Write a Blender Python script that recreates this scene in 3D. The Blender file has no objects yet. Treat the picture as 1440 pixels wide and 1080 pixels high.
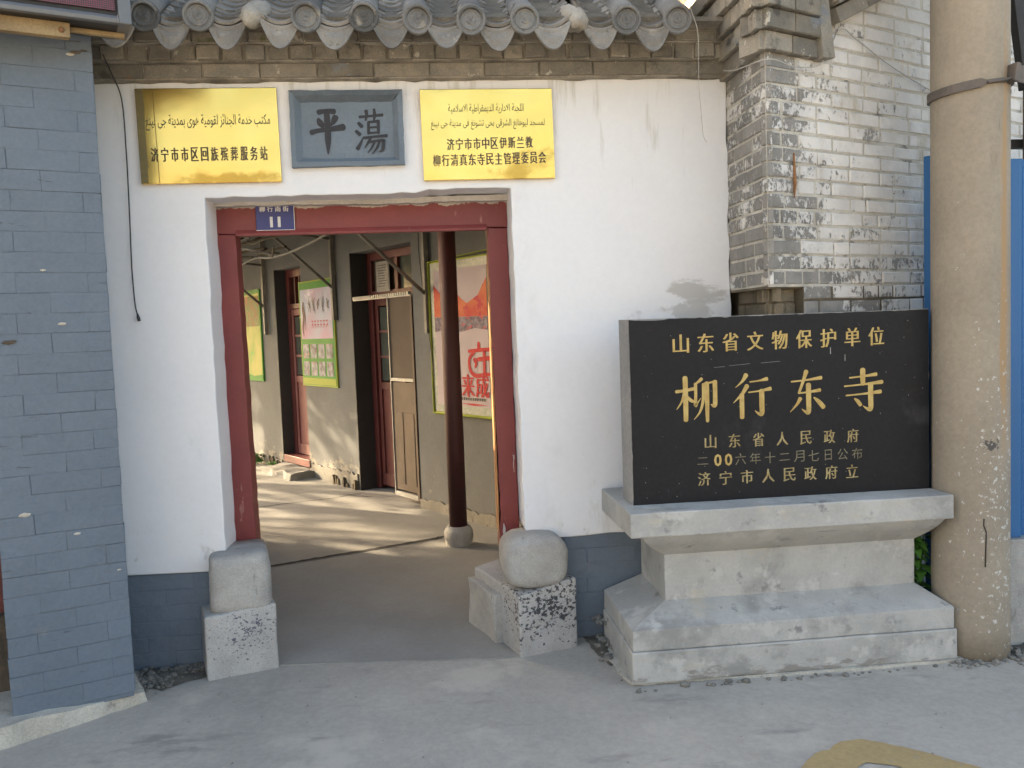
import bpy, bmesh, math, random
from mathutils import Matrix, Vector, noise as mnoise
random.seed(11)
R_ = math.radians
SC = bpy.context.scene
COL = SC.collection

# ------------------------------------------------------------------ camera
def make_camera():
    y, p, r = R_(5.761), R_(-3.854), R_(-2.121)
    fwd = Vector((math.sin(y)*math.cos(p), math.cos(y)*math.cos(p), math.sin(p)))
    right = Vector((math.cos(y), -math.sin(y), 0)); up = right.cross(fwd)
    rr = right*math.cos(r) + up*math.sin(r); uu = -right*math.sin(r) + up*math.cos(r)
    cd = bpy.data.cameras.new('camera'); cam = bpy.data.objects.new('camera', cd); COL.objects.link(cam)
    m = Matrix((rr, uu, -fwd)).transposed().to_4x4(); m.translation = Vector((0, -4.2, 1.6))
    cam.matrix_world = m
    cd.sensor_width = 36; cd.lens = 36*1200/1440; cd.clip_start = .05; cd.clip_end = 600
    SC.camera = cam
make_camera()

# ------------------------------------------------------------------ light
SUN_EL = 21.0
TRAVEL = Vector((.83, -.56, 0)).normalized()          # horizontal direction in which sunlight travels
w = bpy.data.worlds.new("World"); SC.world = w; w.use_nodes = True
nt = w.node_tree; bg = nt.nodes['Background']
sky = nt.nodes.new('ShaderNodeTexSky'); sky.sky_type = 'NISHITA'; sky.sun_disc = False
sky.sun_elevation = R_(SUN_EL); sky.sun_rotation = math.atan2(-TRAVEL.x, -TRAVEL.y)
sky.air_density = 1.0; sky.dust_density = 5.0; sky.ozone_density = .6
wb = nt.nodes.new('ShaderNodeMix'); wb.data_type = 'RGBA'; wb.blend_type = 'MULTIPLY'; wb.inputs[0].default_value = 1
wb.inputs[7].default_value = (1.055, 1.0, .91, 1)      # slight warm balance of the whole sky
nt.links.new(sky.outputs[0], wb.inputs[6]); nt.links.new(wb.outputs[2], bg.inputs[0]); bg.inputs[1].default_value = .12
sd = bpy.data.lights.new('sun', 'SUN'); sun = bpy.data.objects.new('sun', sd); COL.objects.link(sun)
sd.energy = 3.0; sd.angle = R_(.6); sd.color = (1, .80, .53)
Lv = TRAVEL*math.cos(R_(SUN_EL)) + Vector((0, 0, -math.sin(R_(SUN_EL))))
sun.rotation_euler = Lv.to_track_quat('-Z', 'Y').to_euler(); sun.location = (-10, 8, 8)
SC.view_settings.view_transform = 'Standard'; SC.view_settings.look = 'None'
SC.view_settings.gamma = 1; SC.view_settings.exposure = 2.56
SC.view_settings.use_curve_mapping = False

# ------------------------------------------------------------------ materials
class NT:
    def __init__(s, name):
        s.m = bpy.data.materials.new(name); s.m.use_nodes = True; s.t = s.m.node_tree
        s.b = s.t.nodes['Principled BSDF']; s.g = s.n('ShaderNodeNewGeometry')
        s.pos = s.g.outputs['Position']
    def n(s, k): return s.t.nodes.new(k)
    def l(s, a, b): s.t.links.new(a, b)
    def put(s, sock, v):
        if hasattr(v, 'is_output'): s.l(v, sock)
        else: sock.default_value = v
    def math(s, op, a, b=0.0, clamp=False):
        n = s.n('ShaderNodeMath'); n.operation = op; n.use_clamp = clamp
        s.put(n.inputs[0], a); s.put(n.inputs[1], b); return n.outputs[0]
    def vec(s, op, a, b):
        n = s.n('ShaderNodeVectorMath'); n.operation = op; s.put(n.inputs[0], a); s.put(n.inputs[1], b)
        return n.outputs['Value'] if op == 'LENGTH' else n.outputs[0]
    def noise(s, sc, detail=4, rough=.6, vec=None, seed=0):
        v = vec if vec is not None else s.pos
        if isinstance(sc, (tuple, list)): v = s.vec('MULTIPLY', v, tuple(sc)); sc = 1.0
        if seed: v = s.vec('ADD', v, (seed*3.7, seed*1.9, seed*5.3))
        n = s.n('ShaderNodeTexNoise'); s.l(v, n.inputs['Vector'])
        n.inputs['Scale'].default_value = sc; n.inputs['Detail'].default_value = detail
        n.inputs['Roughness'].default_value = rough; return n.outputs['Fac']
    def ramp(s, f, a, b):
        n = s.n('ShaderNodeMapRange'); n.interpolation_type = 'SMOOTHSTEP'
        s.l(f, n.inputs[0]); n.inputs[1].default_value = a; n.inputs[2].default_value = b; return n.outputs[0]
    def mix(s, f, a, b, mode='MIX'):
        n = s.n('ShaderNodeMix'); n.data_type = 'RGBA'; n.blend_type = mode
        s.put(n.inputs[0], f); s.put(n.inputs[6], c4(a)); s.put(n.inputs[7], c4(b)); return n.outputs[2]
def c4(c): return c if hasattr(c, 'is_output') else (c[0], c[1], c[2], 1.0)

def mat(name, base, base2=None, rough=.85, scale=2.5, rand=0.0, layers=(), bump=0.0, bscale=60, bump2=0.0, b2scale=6,
        metal=0.0, fine=.12, spec=.5, emit=None, seed=1):
    """layers: (colour, noise scale, threshold, softness, box or None, gain)   box=(cx,cy,cz,rx,ry,rz)"""
    q = NT(name)
    if base2 is None: base2 = tuple(x*.8 for x in base)
    col = q.mix(q.ramp(q.noise(scale, 5, .6, seed=seed), .3, .7), base, base2)
    if fine:
        f = q.ramp(q.noise(scale*22, 3, .7, seed=seed+2), .2, .8)
        f = q.math('MULTIPLY_ADD', f, 2*fine); q.t.nodes[-1].inputs[2].default_value = 1-fine
        col = q.mix(1.0, col, combine(q, f), 'MULTIPLY')
    if rand:
        oi = q.n('ShaderNodeObjectInfo')
        f = q.math('MULTIPLY_ADD', oi.outputs['Random'], 2*rand); q.t.nodes[-1].inputs[2].default_value = 1-rand
        col = q.mix(1.0, col, combine(q, f), 'MULTIPLY')
    hmask = None
    for i, L in enumerate(layers):
        lc, ls, th, so = L[:4]; box = L[4] if len(L) > 4 else None; gain = L[5] if len(L) > 5 else .6
        f = q.noise(ls, 6, .65, seed=seed+7+i*3)
        if box:
            d = q.vec('SUBTRACT', q.pos, tuple(box[:3])); d = q.vec('MULTIPLY', d, tuple(1/x for x in box[3:]))
            d = q.vec('LENGTH', d, (0, 0, 0)); d = q.math('SUBTRACT', 1.0, d)
            d = q.math('MAXIMUM', d, -1.5); d = q.math('MULTIPLY', d, gain); f = q.math('ADD', f, d)
        m = q.ramp(f, th, th+so)
        col = q.mix(m, col, lc)
    q.l(col, q.b.inputs['Base Color'])
    q.b.inputs['Roughness'].default_value = rough; q.b.inputs['Metallic'].default_value = metal
    q.b.inputs['Specular IOR Level'].default_value = spec
    h = None
    if bump or bump2:
        a = q.noise(bscale, 5, .65, seed=3); b = q.noise(b2scale, 3, .5, seed=5)
        a = q.math('MULTIPLY', a, bump); b = q.math('MULTIPLY', b, bump2); h = q.math('ADD', a, b)
        bn = q.n('ShaderNodeBump'); bn.inputs['Strength'].default_value = 1; bn.inputs['Distance'].default_value = 1
        q.l(h, bn.inputs['Height']); q.l(bn.outputs[0], q.b.inputs['Normal'])
    return q.m
def combine(q, f):
    n = q.n('ShaderNodeCombineColor'); 
    for i in range(3): q.l(f, n.inputs[i])
    return n.outputs[0]

MT = {}
MT['plaster'] = mat('white_plaster', (.745, .75, .76), (.71, .715, .725), rough=.8, scale=1.3, fine=.02, bump=.0006, bscale=90, bump2=.004, b2scale=4,
    layers=[((.50, .49, .47), (3, 3, 10), .72, .10, (1.36, 0, 1.735, .28, .3, .11), .50),
            ((.53, .52, .50), (6, 3, 7), .70, .12, (1.32, 0, 1.64, .36, .3, .08), .46),
            ((.66, .66, .65), (9, 3, 3), .66, .06, (.85, 0, .95, .45, .4, .6), .12),
            ((.56, .55, .52), (16, 3, 1.6), .60, .16, (0, 0, 2.80, 4, .4, .35), .10), ((.60, .59, .57), (14, 3, 14), .735, .03), ((.60, .595, .58), (2.2, 3, 1.2), .60, .2), ((.52, .51, .48), (9, 3, 5), .66, .10, (0, 0, .55, 4, .4, .16), .12), ((.40, .39, .37), (50, 3, 50), .76, .02),
            ((.55, .53, .49), (7, 7, 12), .84, .14, (.0, 0, .5, 3.0, .5, .12), .42)])
MT['plaster_edge'] = mat('grey_lime_edge', (.52, .50, .47), (.42, .40, .37), bump=.002, bscale=40)
BLUE = dict(layers=[((.40, .40, .38), 26, .76, .02), ((.07, .08, .09), (6, 6, 50), .665, .03), ((.20, .205, .20), 4.0, .62, .14), ((.09, .105, .12), 2.2, .60, .16)])
MT['blue_paint'] = mat('blue_grey_paint', (.130, .163, .203), (.116, .146, .182), rough=.75, rand=.02, fine=.07, bump=.0018, bscale=60, bump2=.010, b2scale=9, **BLUE)
MT['blue_mortar'] = mat('blue_grey_joint', (.11, .133, .16), (.09, .11, .135), rough=.85, fine=.15, bump=.002, bscale=60)
MT['kerb'] = mat('pale_render', (.52, .49, .42), (.40, .37, .31), scale=6, fine=.2, bump=.004, bscale=40, bump2=.01, b2scale=14,
    layers=[((.22, .20, .17), 9, .58, .12)])
MT['red'] = mat('red_door_paint', (.205, .036, .034), (.165, .028, .028), rough=.5, scale=3, fine=.06, bump=.0006, bscale=(200, 200, 20) if False else 120,
    layers=[((.28, .11, .09), (22, 22, 6), .64, .05), ((.42, .36, .30), 30, .72, .03), ((.40, .36, .31), (14, 14, 22), .66, .03, (-.28, .22, 2.245, 2.2, .3, .022), .3)])
MT['red_worn'] = mat('red_door_paint_worn', (.205, .036, .034), (.165, .028, .028), rough=.5, scale=3, fine=.06, bump=.001, bscale=60,
    layers=[((.42, .22, .09), (26, 26, 3), .66, .03, (.345, .2, .45, .05, .3, .5), .22),
            ((.50, .46, .40), (40, 40, 6), .73, .02, (.44, .2, .9, .03, .3, 1.4), .12),
            ((.50, .48, .45), (40, 40, 6), .76, .02, (.38, .2, .5, .06, .3, .2), .2)])
MT['sunlit_wood'] = mat('sunlit_orange_wood', (.50, .25, .09), (.33, .15, .06), scale=8, fine=.25, bump=.001, bscale=50)  # orange of low sunlight put into the wood colour
MT['dark_red'] = mat('dark_red_paint', (0.059, 0.013, 0.013), (0.038, 0.008, 0.008), rough=.65, fine=.1,
    layers=[((.25, .19, .17), (30, 30, 6), .74, .03)])
MT['door_red'] = mat('courtyard_door_red', (0.128, 0.028, 0.026), (0.080, 0.018, 0.016), rough=.5, fine=.1,
    layers=[((.24, .13, .11), (14, 14, 8), .66, .05)])
MT['door_pink'] = mat('sunlit_door_red', (0.225, 0.090, 0.083), (0.165, 0.053, 0.049), rough=.6, fine=.12, layers=[((.10, .05, .05), (16, 16, 8), .66, .06)])  # paler copy of the door red, with sunlight on the leaf painted in
MT['concrete'] = mat('plinth_concrete', (.44, .43, .40), (.35, .343, .32), scale=3.5, fine=.06, bump=.0016, bscale=80, bump2=.006, b2scale=9,
    layers=[((.27, .265, .245), 3.2, .50, .16), ((.46, .45, .42), 7, .54, .10), ((.44, .40, .32), (3, 3, 6), .58, .14, None), ((.22, .22, .21), 9, .60, .10), ((.53, .525, .50), 12, .68, .06), ((.17, .17, .16), 40, .72, .03), ((.25, .24, .22), (3, 3, 34), .68, .06), ((.24, .225, .20), (6, 6, 20), .72, .1, (1.6, -.6, .02, 1.2, .6, .07), .4)])
MT['stone'] = mat('gate_stone', (.40, .39, .36), (.31, .30, .28), scale=6, fine=.15, bump=.003, bscale=60, bump2=.01, b2scale=14,
    layers=[((.22, .21, .19), (18, 18, 5), .60, .12)])
MT['stone_ink'] = mat('gate_stone_inked', (.42, .41, .39), (.34, .33, .31), scale=6, fine=.15, bump=.003, bscale=60, bump2=.008, b2scale=14,
    layers=[((.05, .05, .055), (46, 46, 60), .545, .03, (.57, -.15, .235, .2, .2, .12), .085),
            ((.09, .09, .12), (60, 60, 80), .60, .02, (-.88, -.15, .20, .15, .2, .11), .09)])
MT['granite'] = mat('black_granite', (.0125, .0130, .0155), (.010, .0105, .0125), rough=.5, fine=.2, spec=.22, bump=.00025, bscale=300,
    layers=[((.20, .20, .19), 75, .775, .012), ((.04, .04, .042), 3, .56, .2), ((.10, .10, .10), (2, 2, 60), .76, .02)])
MT['granite_side'] = mat('rough_granite_edge', (.33, .32, .30), (.25, .245, .235), fine=.15, bump=.003, bscale=60)
MT['gold'] = mat('gold_paint', (.50, .37, .13), (.38, .26, .075), rough=.45, scale=30, fine=.2, metal=.15, bump=.001, bscale=120)
MT['gold_dim'] = mat('faded_gold_paint', (.40, .33, .16), (.24, .18, .07), rough=.5, scale=30, fine=.25, metal=.1)
MT['gold_grey'] = mat('worn_gold_paint', (.22, .20, .13), (.13, .11, .06), rough=.6, scale=40, fine=.3)
MT['pole'] = mat('aged_pole_concrete', (.318, .272, .208), (.262, .224, .172), scale=(2.2), fine=.10, bump=.0012, bscale=90,
    layers=[((.36, .235, .12), (9, 9, .6), .66, .12, (2.575, -.64, 2.1, .05, .2, 1.6), .30),
            ((.52, .50, .46), 40, .645, .03, (2.56, -.6, .7, .20, .5, 1.0), .10), ((.10, .085, .07), 55, .74, .02), ((.24, .20, .15), (5, 5, 1.2), .60, .1), ((.20, .17, .13), (30, 30, 3), .70, .04),
            ((.08, .075, .07), 60, .60, .05, (2.50, -.65, .99, .055, .2, .032), .25),
            ((.19, .155, .12), (22, 22, 8), .72, .08, (2.3, -.5, .3, .6, .6, 1.6), .05)])
MT['hoarding'] = mat('blue_steel', (.025, .13, .33), (.022, .12, .30), rough=.45, scale=1, fine=.02, spec=.4)
MT['iron'] = mat('weathered_iron', (.10, .09, .08), (.15, .12, .10), rough=.6, metal=.3, scale=10, fine=.2)
MT['dark_iron'] = mat('dark_iron', (.035, .033, .032), rough=.55, metal=.3, fine=.2)
MT['pipe'] = mat('dusty_pipe', (.19, .18, .155), (.13, .12, .105), rough=.6, scale=8, fine=.15)
MT['oldbrick'] = mat('old_grey_brick', (.25, .226, .182), (.165, .154, .132), rough=.9, scale=7, rand=.25, fine=.22, bump=.002, bscale=70, bump2=.008, b2scale=18,
    layers=[((.42, .40, .34), 16, .62, .05), ((.26, .14, .06), 5, .62, .08), ((.07, .068, .058), 6, .58, .12), ((.11, .12, .06), 8, .64, .08), ((.17, .185, .20), 4, .64, .06)])
MT['mortar'] = mat('lime_mortar', (.34, .32, .27), (.22, .20, .17), scale=8, fine=.25, bump=.005, bscale=40)
MT['mortar_dark'] = mat('dirty_mortar', (.36, .33, .27), (.16, .145, .12), scale=8, fine=.25, bump=.005, bscale=40)
MT['tile'] = mat('grey_roof_tile', (.165, .168, .165), (.115, .115, .112), rough=.85, scale=5, rand=.38, fine=.16, bump=.0012, bscale=90, bump2=.004, b2scale=20,
    layers=[((.26, .24, .20), 7, .56, .12), ((.06, .06, .056), 8, .62, .1), ((.11, .115, .06), 10, .70, .06)])
MT['tile_b'] = mat('pale_dusty_tile', (.235, .22, .195), (.155, .146, .13), rough=.9, scale=7, rand=.3, fine=.16, bump=.002, bscale=80, bump2=.005, b2scale=22,
    layers=[((.32, .295, .25), 9, .58, .12), ((.075, .07, .06), 9, .60, .1), ((.12, .12, .06), 12, .68, .05)])
MT['bed'] = mat('roof_mortar_bed', (.16, .14, .105), (.09, .08, .065), scale=9, fine=.3, bump=.01, bscale=30)
MT['chunk'] = mat('broken_white_mortar', (.36, .335, .285), (.24, .22, .185), scale=12, fine=.2, bump=.008, bscale=35)
MT['brown'] = mat('soiled_brown_brick', (.15, .12, .08), (.09, .075, .05), rough=.95, scale=6, rand=.2, fine=.25, bump=.004, bscale=50,
    layers=[((.30, .14, .05), 4, .60, .14), ((.22, .20, .17), 14, .68, .06)])
MT['stonepanel'] = mat('blue_grey_panel', (.155, .195, .235), (.135, .17, .205), rough=.8, scale=3, fine=.06, bump=.0015, bscale=70, bump2=.004, b2scale=25,
    layers=[((.085, .10, .12), 8, .66, .12)])
MT['paneldark'] = mat('blue_grey_panel_frame', (.11, .135, .16), (.09, .11, .13), rough=.85, scale=5, fine=.12, bump=.003, bscale=60, bump2=.008, b2scale=25)
MT['ink'] = mat('black_ink', (.022, .022, .028), rough=.6, fine=.3)
MT['brownink'] = mat('dark_brown_ink', (.075, .038, .012), (.05, .03, .015), rough=.45, fine=.3)
MT['greenink'] = mat('olive_ink', (.09, .085, .035), (.07, .065, .03), rough=.5, fine=.3)
def brass(name, reflect_band):
    q = NT(name)
    c = q.mix(q.ramp(q.noise(2.2, 3), .3, .7), (.86, .60, .175), (.78, .52, .13))
    f = q.noise((7, 3, 9), 5, .6, seed=4)
    d = q.vec('SUBTRACT', q.pos, reflect_band[:3]); d = q.vec('MULTIPLY', d, tuple(1/x for x in reflect_band[3:]))
    d = q.vec('LENGTH', d, (0, 0, 0)); d = q.math('MULTIPLY', q.math('SUBTRACT', 1.0, d), .30)
    m = q.ramp(q.math('ADD', f, d), .54, .76); c = q.mix(m, c, (.50, .30, .06))  # brown band low on the plate paints in the reflected houses
    q.l(c, q.b.inputs['Base Color']); q.b.inputs['Metallic'].default_value = .92
    r = q.math('MULTIPLY_ADD', q.noise(4, 3), .12); q.t.nodes[-1].inputs[2].default_value = .15; 
    q.l(r, q.b.inputs['Roughness'])
    bn = q.n('ShaderNodeBump'); bn.inputs['Distance'].default_value = 1; bn.inputs['Strength'].default_value = 1
    q.l(q.math('MULTIPLY', q.noise((3, 3, 5), 2, .4), .004), bn.inputs['Height']); q.l(bn.outputs[0], q.b.inputs['Normal'])
    return q.m
MT['brass1'] = brass('polished_brass', (-.93, -.02, 2.335, .34, .2, .05))
MT['brass2'] = brass('brown_banded_brass', (.50, -.02, 2.37, .22, .2, .11))
MT['brass_dull'] = mat('dull_brass_edge', (.22, .18, .07), (.16, .13, .06), rough=.5, metal=.4, fine=.15, layers=[((.45, .43, .36), 30, .70, .05)])
MT['courtwall'] = mat('grey_cement_render', (.132, .137, .138), (.108, .112, .113), rough=.9, scale=1.8, fine=.07, bump=.0015, bscale=60, bump2=.006, b2scale=6,
    layers=[((.26, .24, .20), (5, 5, 9), .60, .14, (-1.3, 5.2, .12, 3, 3, .22), .25), ((.10, .09, .08), (8, 8, 14), .66, .06, (-1.5, 5.5, .12, 3, 3, .16), .2),
            ((.40, .39, .37), 14, .80, .02)])
MT['skirt'] = mat('crumbling_skirting', (.21, .195, .165), (.15, .14, .12), scale=6, fine=.2, bump=.006, bscale=30, layers=[((.09, .08, .065), 9, .58, .1)])
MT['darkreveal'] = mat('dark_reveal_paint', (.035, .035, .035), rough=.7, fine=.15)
MT['street'] = mat('street_concrete', (.405, .372, .322), (.335, .31, .272), rough=.85, scale=1.6, fine=.09, bump=.0022, bscale=70, bump2=.006, b2scale=7,
    layers=[((.46, .42, .36), 1.7, .52, .14), ((.26, .243, .215), (2, 5, 3), .56, .14), ((.22, .21, .195), 13, .70, .08), ((.42, .41, .38), 38, .74, .03), ((.14, .13, .12), 60, .77, .02)])
MT['court'] = mat('courtyard_concrete', (.272, .262, .24), (.225, .216, .198), rough=.9, scale=1.8, fine=.06, bump=.0015, bscale=70, bump2=.005, b2scale=6,
    layers=[((.32, .30, .26), 3, .60, .2), ((.16, .15, .13), 6, .68, .12)])
MT['crack'] = mat('dark_joint', (.035, .03, .026), rough=.95, fine=.3)
MT['yellow'] = mat('worn_ochre_road_paint', (.40, .29, .13), (.34, .25, .12), rough=.8, fine=.12, layers=[((.27, .26, .24), 24, .64, .08)])
MT['rubble'] = mat('rubble', (.26, .245, .215), (.17, .16, .14), rand=.3, fine=.3, scale=15, bump=.003)
MT['dirt'] = mat('dirt', (.13, .115, .09), (.085, .075, .06), fine=.3, scale=12, bump=.008, bscale=60)
MT['cable'] = mat('black_rubber', (.03, .03, .03), rough=.5)
MT['string'] = mat('pale_string', (.42, .40, .36), rough=.8)
MT['alu'] = mat('grey_sign_frame', (.16, .165, .17), (.13, .135, .14), rough=.45, metal=.4, fine=.05)
MT['batten'] = mat('yellow_varnished_wood', (.30, .22, .11), (.20, .14, .07), rough=.6, scale=6, fine=.2)
MT['timber'] = mat('old_brown_timber', (.10, .085, .06), (.055, .045, .032), rough=.9, scale=6, fine=.3, bump=.004, bscale=30)
MT['glass_dark'] = mat('dusty_window_glass', (.05, .06, .055), (.09, .10, .09), rough=.15, scale=3, fine=.1)
MT['mesh'] = mat('brown_insect_screen', (0.072, 0.051, 0.037), (0.057, 0.041, 0.031), rough=.8, fine=.1)
MT['screenwood'] = mat('brown_screen_panel', (0.094, 0.061, 0.041), (0.066, 0.044, 0.030), rough=.7, fine=.15, scale=5)
MT['silver'] = mat('pale_aluminium', (0.310, 0.310, 0.298), (0.236, 0.236, 0.223), rough=.5, metal=.2, fine=.15)
MT['blueplate'] = mat('blue_enamel', (.018, .022, .15), (.022, .03, .17), rough=.35, fine=.06, layers=[((.25, .22, .20), 50, .74, .03)])
MT['whitepaint'] = mat('white_enamel', (.70, .70, .68), rough=.5, fine=.1)
MT['leaf'] = mat('green_leaf', (.055, .13, .025), (.035, .09, .02), rough=.55, rand=.2, scale=20, fine=.1)
MT['weed'] = mat('bright_weed_leaf', (.10, .24, .035), (.06, .16, .025), rough=.5, scale=12, fine=.1)
MT['bark'] = mat('bark', (.11, .085, .06), (.07, .055, .04), rough=.95, scale=8, bump=.01, bscale=20)
MT['p_green'] = mat('poster_green', (0.060, 0.228, 0.030), (0.048, 0.192, 0.030), rough=.6, spec=.15, fine=.03)
MT['p_lime'] = mat('poster_lime', (0.264, 0.303, 0.039), (0.231, 0.275, 0.039), rough=.6, spec=.15, fine=.03)
MT['p_yellow'] = mat('poster_yellow_green', (0.372, 0.348, 0.096), (0.210, 0.300, 0.060), rough=.6, spec=.15, scale=4, fine=.03,
    layers=[((.12, .34, .06), (5, 5, 3), .62, .06), ((.20, .42, .36), 3, .70, .05)])
MT['p_redgreen'] = mat('poster_red_green_picture', (0.180, 0.096, 0.030), (0.096, 0.144, 0.036), rough=.6, spec=.15, scale=9, fine=.1, layers=[((.5, .10, .06), 16, .6, .05), ((.08, .26, .07), 12, .6, .05)])
MT['p_pink'] = mat('poster_pink_blue', (0.429, 0.215, 0.293), (0.325, 0.358, 0.455), rough=.6, spec=.15, scale=1.6, fine=.02, layers=[((.80, .72, .76), 3, .58, .12)])
MT['p_white'] = mat('poster_white', (.40, .345, .375), (.36, .31, .34), rough=.6, spec=.15, fine=.02)
MT['p_red'] = mat('poster_red', (0.413, 0.015, 0.022), (0.338, 0.015, 0.022), rough=.6, spec=.15, fine=.05)
MT['p_photo'] = mat('poster_photo', (0.315, 0.329, 0.350), (0.112, 0.105, 0.112), rough=.6, spec=.15, scale=14, fine=.2, layers=[((.40, .18, .14), 20, .60, .04), ((.10, .18, .42), 20, .66, .04)])
MT['p_fire'] = mat('poster_red_mountain_print', (.40, .035, .035), (.48, .14, .06), rough=.6, spec=.15, scale=6, fine=.1, layers=[((.36, .03, .05), 10, .58, .06)])
MT['p_crowd'] = mat('poster_crowd_print', (0.238, 0.210, 0.252), (0.070, 0.049, 0.077), rough=.6, spec=.15, scale=30, fine=.3, layers=[((.5, .06, .06), (14, 14, 20), .56, .05)])
MT['p_pattern'] = mat('poster_border_pattern', (0.140, 0.182, 0.154), (0.252, 0.266, 0.238), rough=.4, scale=30, fine=.2)
MT['paper'] = mat('printed_notice', (.30, .28, .25), (.22, .20, .18), rough=.6, scale=20, fine=.2)
MT['opposite'] = mat('beige_render', (.42, .38, .32), (.36, .33, .28), scale=.5, fine=.06)
MT['rust'] = mat('rust_stain', (.30, .14, .05), (.20, .10, .045), fine=.3)

def led_mat():
    q = NT('led_dot_matrix')
    tc = q.n('ShaderNodeTexCoord'); v = q.vec('MULTIPLY', tc.outputs['Object'], (125, 125, 125))
    v = q.vec('FRACTION', v, (0, 0, 0)); v = q.vec('SUBTRACT', v, (.5, .5, .5)); v = q.vec('MULTIPLY', v, (1, 0, 1))
    d = q.vec('LENGTH', v, (0, 0, 0)); m = q.ramp(d, .26, .36)
    q.l(q.mix(m, (.20, .035, .04), (.035, .02, .03)), q.b.inputs['Base Color']); q.b.inputs['Roughness'].default_value = .5
    return q.m
MT['led'] = led_mat()

def peel_mat():
    """white limewash flaking off grey brick: bare near the corner and low down, painted towards the right"""
    q = NT('flaking_limewash_brick')
    brick = q.mix(q.ramp(q.noise(9, 5), .3, .7), (.215, .205, .185), (.15, .143, .13))
    oi = q.n('ShaderNodeObjectInfo')
    r = q.math('MULTIPLY_ADD', oi.outputs['Random'], .35); q.t.nodes[-1].inputs[2].default_value = .8
    brick = q.mix(1.0, brick, combine(q, r), 'MULTIPLY')
    white = q.mix(q.ramp(q.noise(3.5, 5, seed=4), .35, .65), (.68, .66, .62), (.55, .535, .51))
    white = q.mix(q.ramp(q.noise((4, 4, 2), 4, seed=9), .56, .72), white, (.44, .39, .31))
    sx = q.n('ShaderNodeSeparateXYZ'); q.l(q.pos, sx.inputs[0]); X, Y, Z = sx.outputs
    u = q.math('MULTIPLY', q.math('SUBTRACT', X, 1.55), 1.106)             # metres along the wall from the corner
    corner = q.math('SUBTRACT', 1.0, q.math('MULTIPLY', u, 1.9), True)      # 1 at the corner, 0 half a metre on
    low = q.math('MULTIPLY', q.math('SUBTRACT', 2.12, Z), 2.2, True)
    low = q.math('MULTIPLY', low, q.math('SUBTRACT', 1.25, q.math('MULTIPLY', u, .75), True))
    g = q.math('ADD', q.math('MULTIPLY', corner, .14), q.math('MULTIPLY', low, .13))
    g = q.math('MINIMUM', g, .165)
    n1 = q.noise((42, 42, 27), 7, .78, seed=2); n2 = q.noise((6, 6, 11), 4, .6, seed=6)
    f = q.math('ADD', q.math('MULTIPLY', n1, .62), q.math('MULTIPLY', n2, .38))
    br = q.math('MULTIPLY', q.math('SUBTRACT', oi.outputs['Random'], .5), .11)
    f = q.math('ADD', q.math('ADD', f, g), br)
    m = q.ramp(f, .592, .614)
    col = q.mix(q.math('MULTIPLY', m, .93), white, brick)
    dust = q.ramp(q.noise(5, 4, seed=12), .45, .75)
    col = q.mix(q.math('MULTIPLY', dust, .35), col, (.34, .325, .30))
    q.l(col, q.b.inputs['Base Color']); q.b.inputs['Roughness'].default_value = .9
    bn = q.n('ShaderNodeBump'); bn.inputs['Distance'].default_value = 1; bn.inputs['Strength'].default_value = 1
    h = q.math('ADD', q.math('MULTIPLY', q.math('SUBTRACT', 1.0, m), .0016), q.math('MULTIPLY', q.noise(70, 4), .002))
    h = q.math('ADD', h, q.math('MULTIPLY', q.noise(14, 3), .006))
    q.l(h, bn.inputs['Height']); q.l(bn.outputs[0], q.b.inputs['Normal'])
    return q.m
MT['peel'] = peel_mat()
MT['peel_mortar'] = mat('pale_joint_mortar', (.54, .515, .45), (.38, .355, .30), scale=6, fine=.2, bump=.005, bscale=45,
    layers=[((.17, .16, .14), 7, .56, .12), ((.42, .25, .10), 3, .66, .1)])

# ------------------------------------------------------------------ object helpers
WM = {}
def fr(x, y, z=0, deg=0): return Matrix.Translation((x, y, z)) @ Matrix.Rotation(R_(deg), 4, 'Z')
ID = Matrix.Identity(4)
def _link(o, M, parent):
    COL.objects.link(o); WM[o] = M.copy()
    if parent is not None:
        o.parent = parent; o.matrix_basis = WM[parent].inverted() @ M
    else: o.matrix_basis = M
def thing(name, label, cat, M, group=None):
    o = bpy.data.objects.new(name, None); o.empty_display_size = .2; _link(o, M, None)
    o['label'] = label; o['category'] = cat
    if group: o['group'] = group
    return o
def tag(o, label=None, cat=None, group=None, kind=None):
    if label: o['label'] = label
    if cat: o['category'] = cat
    if group: o['group'] = group
    if kind: o['kind'] = kind
    return o
def obj(name, bm, m, M=ID, parent=None, bevel=0, smooth=False):
    if isinstance(bm, bpy.types.Mesh): me = bm
    else:
        bmesh.ops.recalc_face_normals(bm, faces=bm.faces)
        me = bpy.data.meshes.new(name); bm.to_mesh(me); bm.free()
        if smooth: me.polygons.foreach_set('use_smooth', [True]*len(me.polygons))
    if not me.materials: me.materials.append(MT[m] if isinstance(m, str) else m)
    o = bpy.data.objects.new(name, me); _link(o, M, parent)
    if bevel:
        b = o.modifiers.new('bevel', 'BEVEL'); b.width = bevel; b.segments = 2; b.limit_method = 'ANGLE'; b.angle_limit = R_(40)
    return o
def B(): return bmesh.new()
def box(bm, x0, x1, y0, y1, z0, z1, j=0):
    vs = [bm.verts.new((x+random.uniform(-j, j), y+random.uniform(-j, j), z+random.uniform(-j, j))) for x in (x0, x1) for y in (y0, y1) for z in (z0, z1)]
    for f in ((0, 1, 3, 2), (4, 6, 7, 5), (0, 4, 5, 1), (2, 3, 7, 6), (0, 2, 6, 4), (1, 5, 7, 3)): bm.faces.new([vs[i] for i in f])
    return bm
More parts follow.
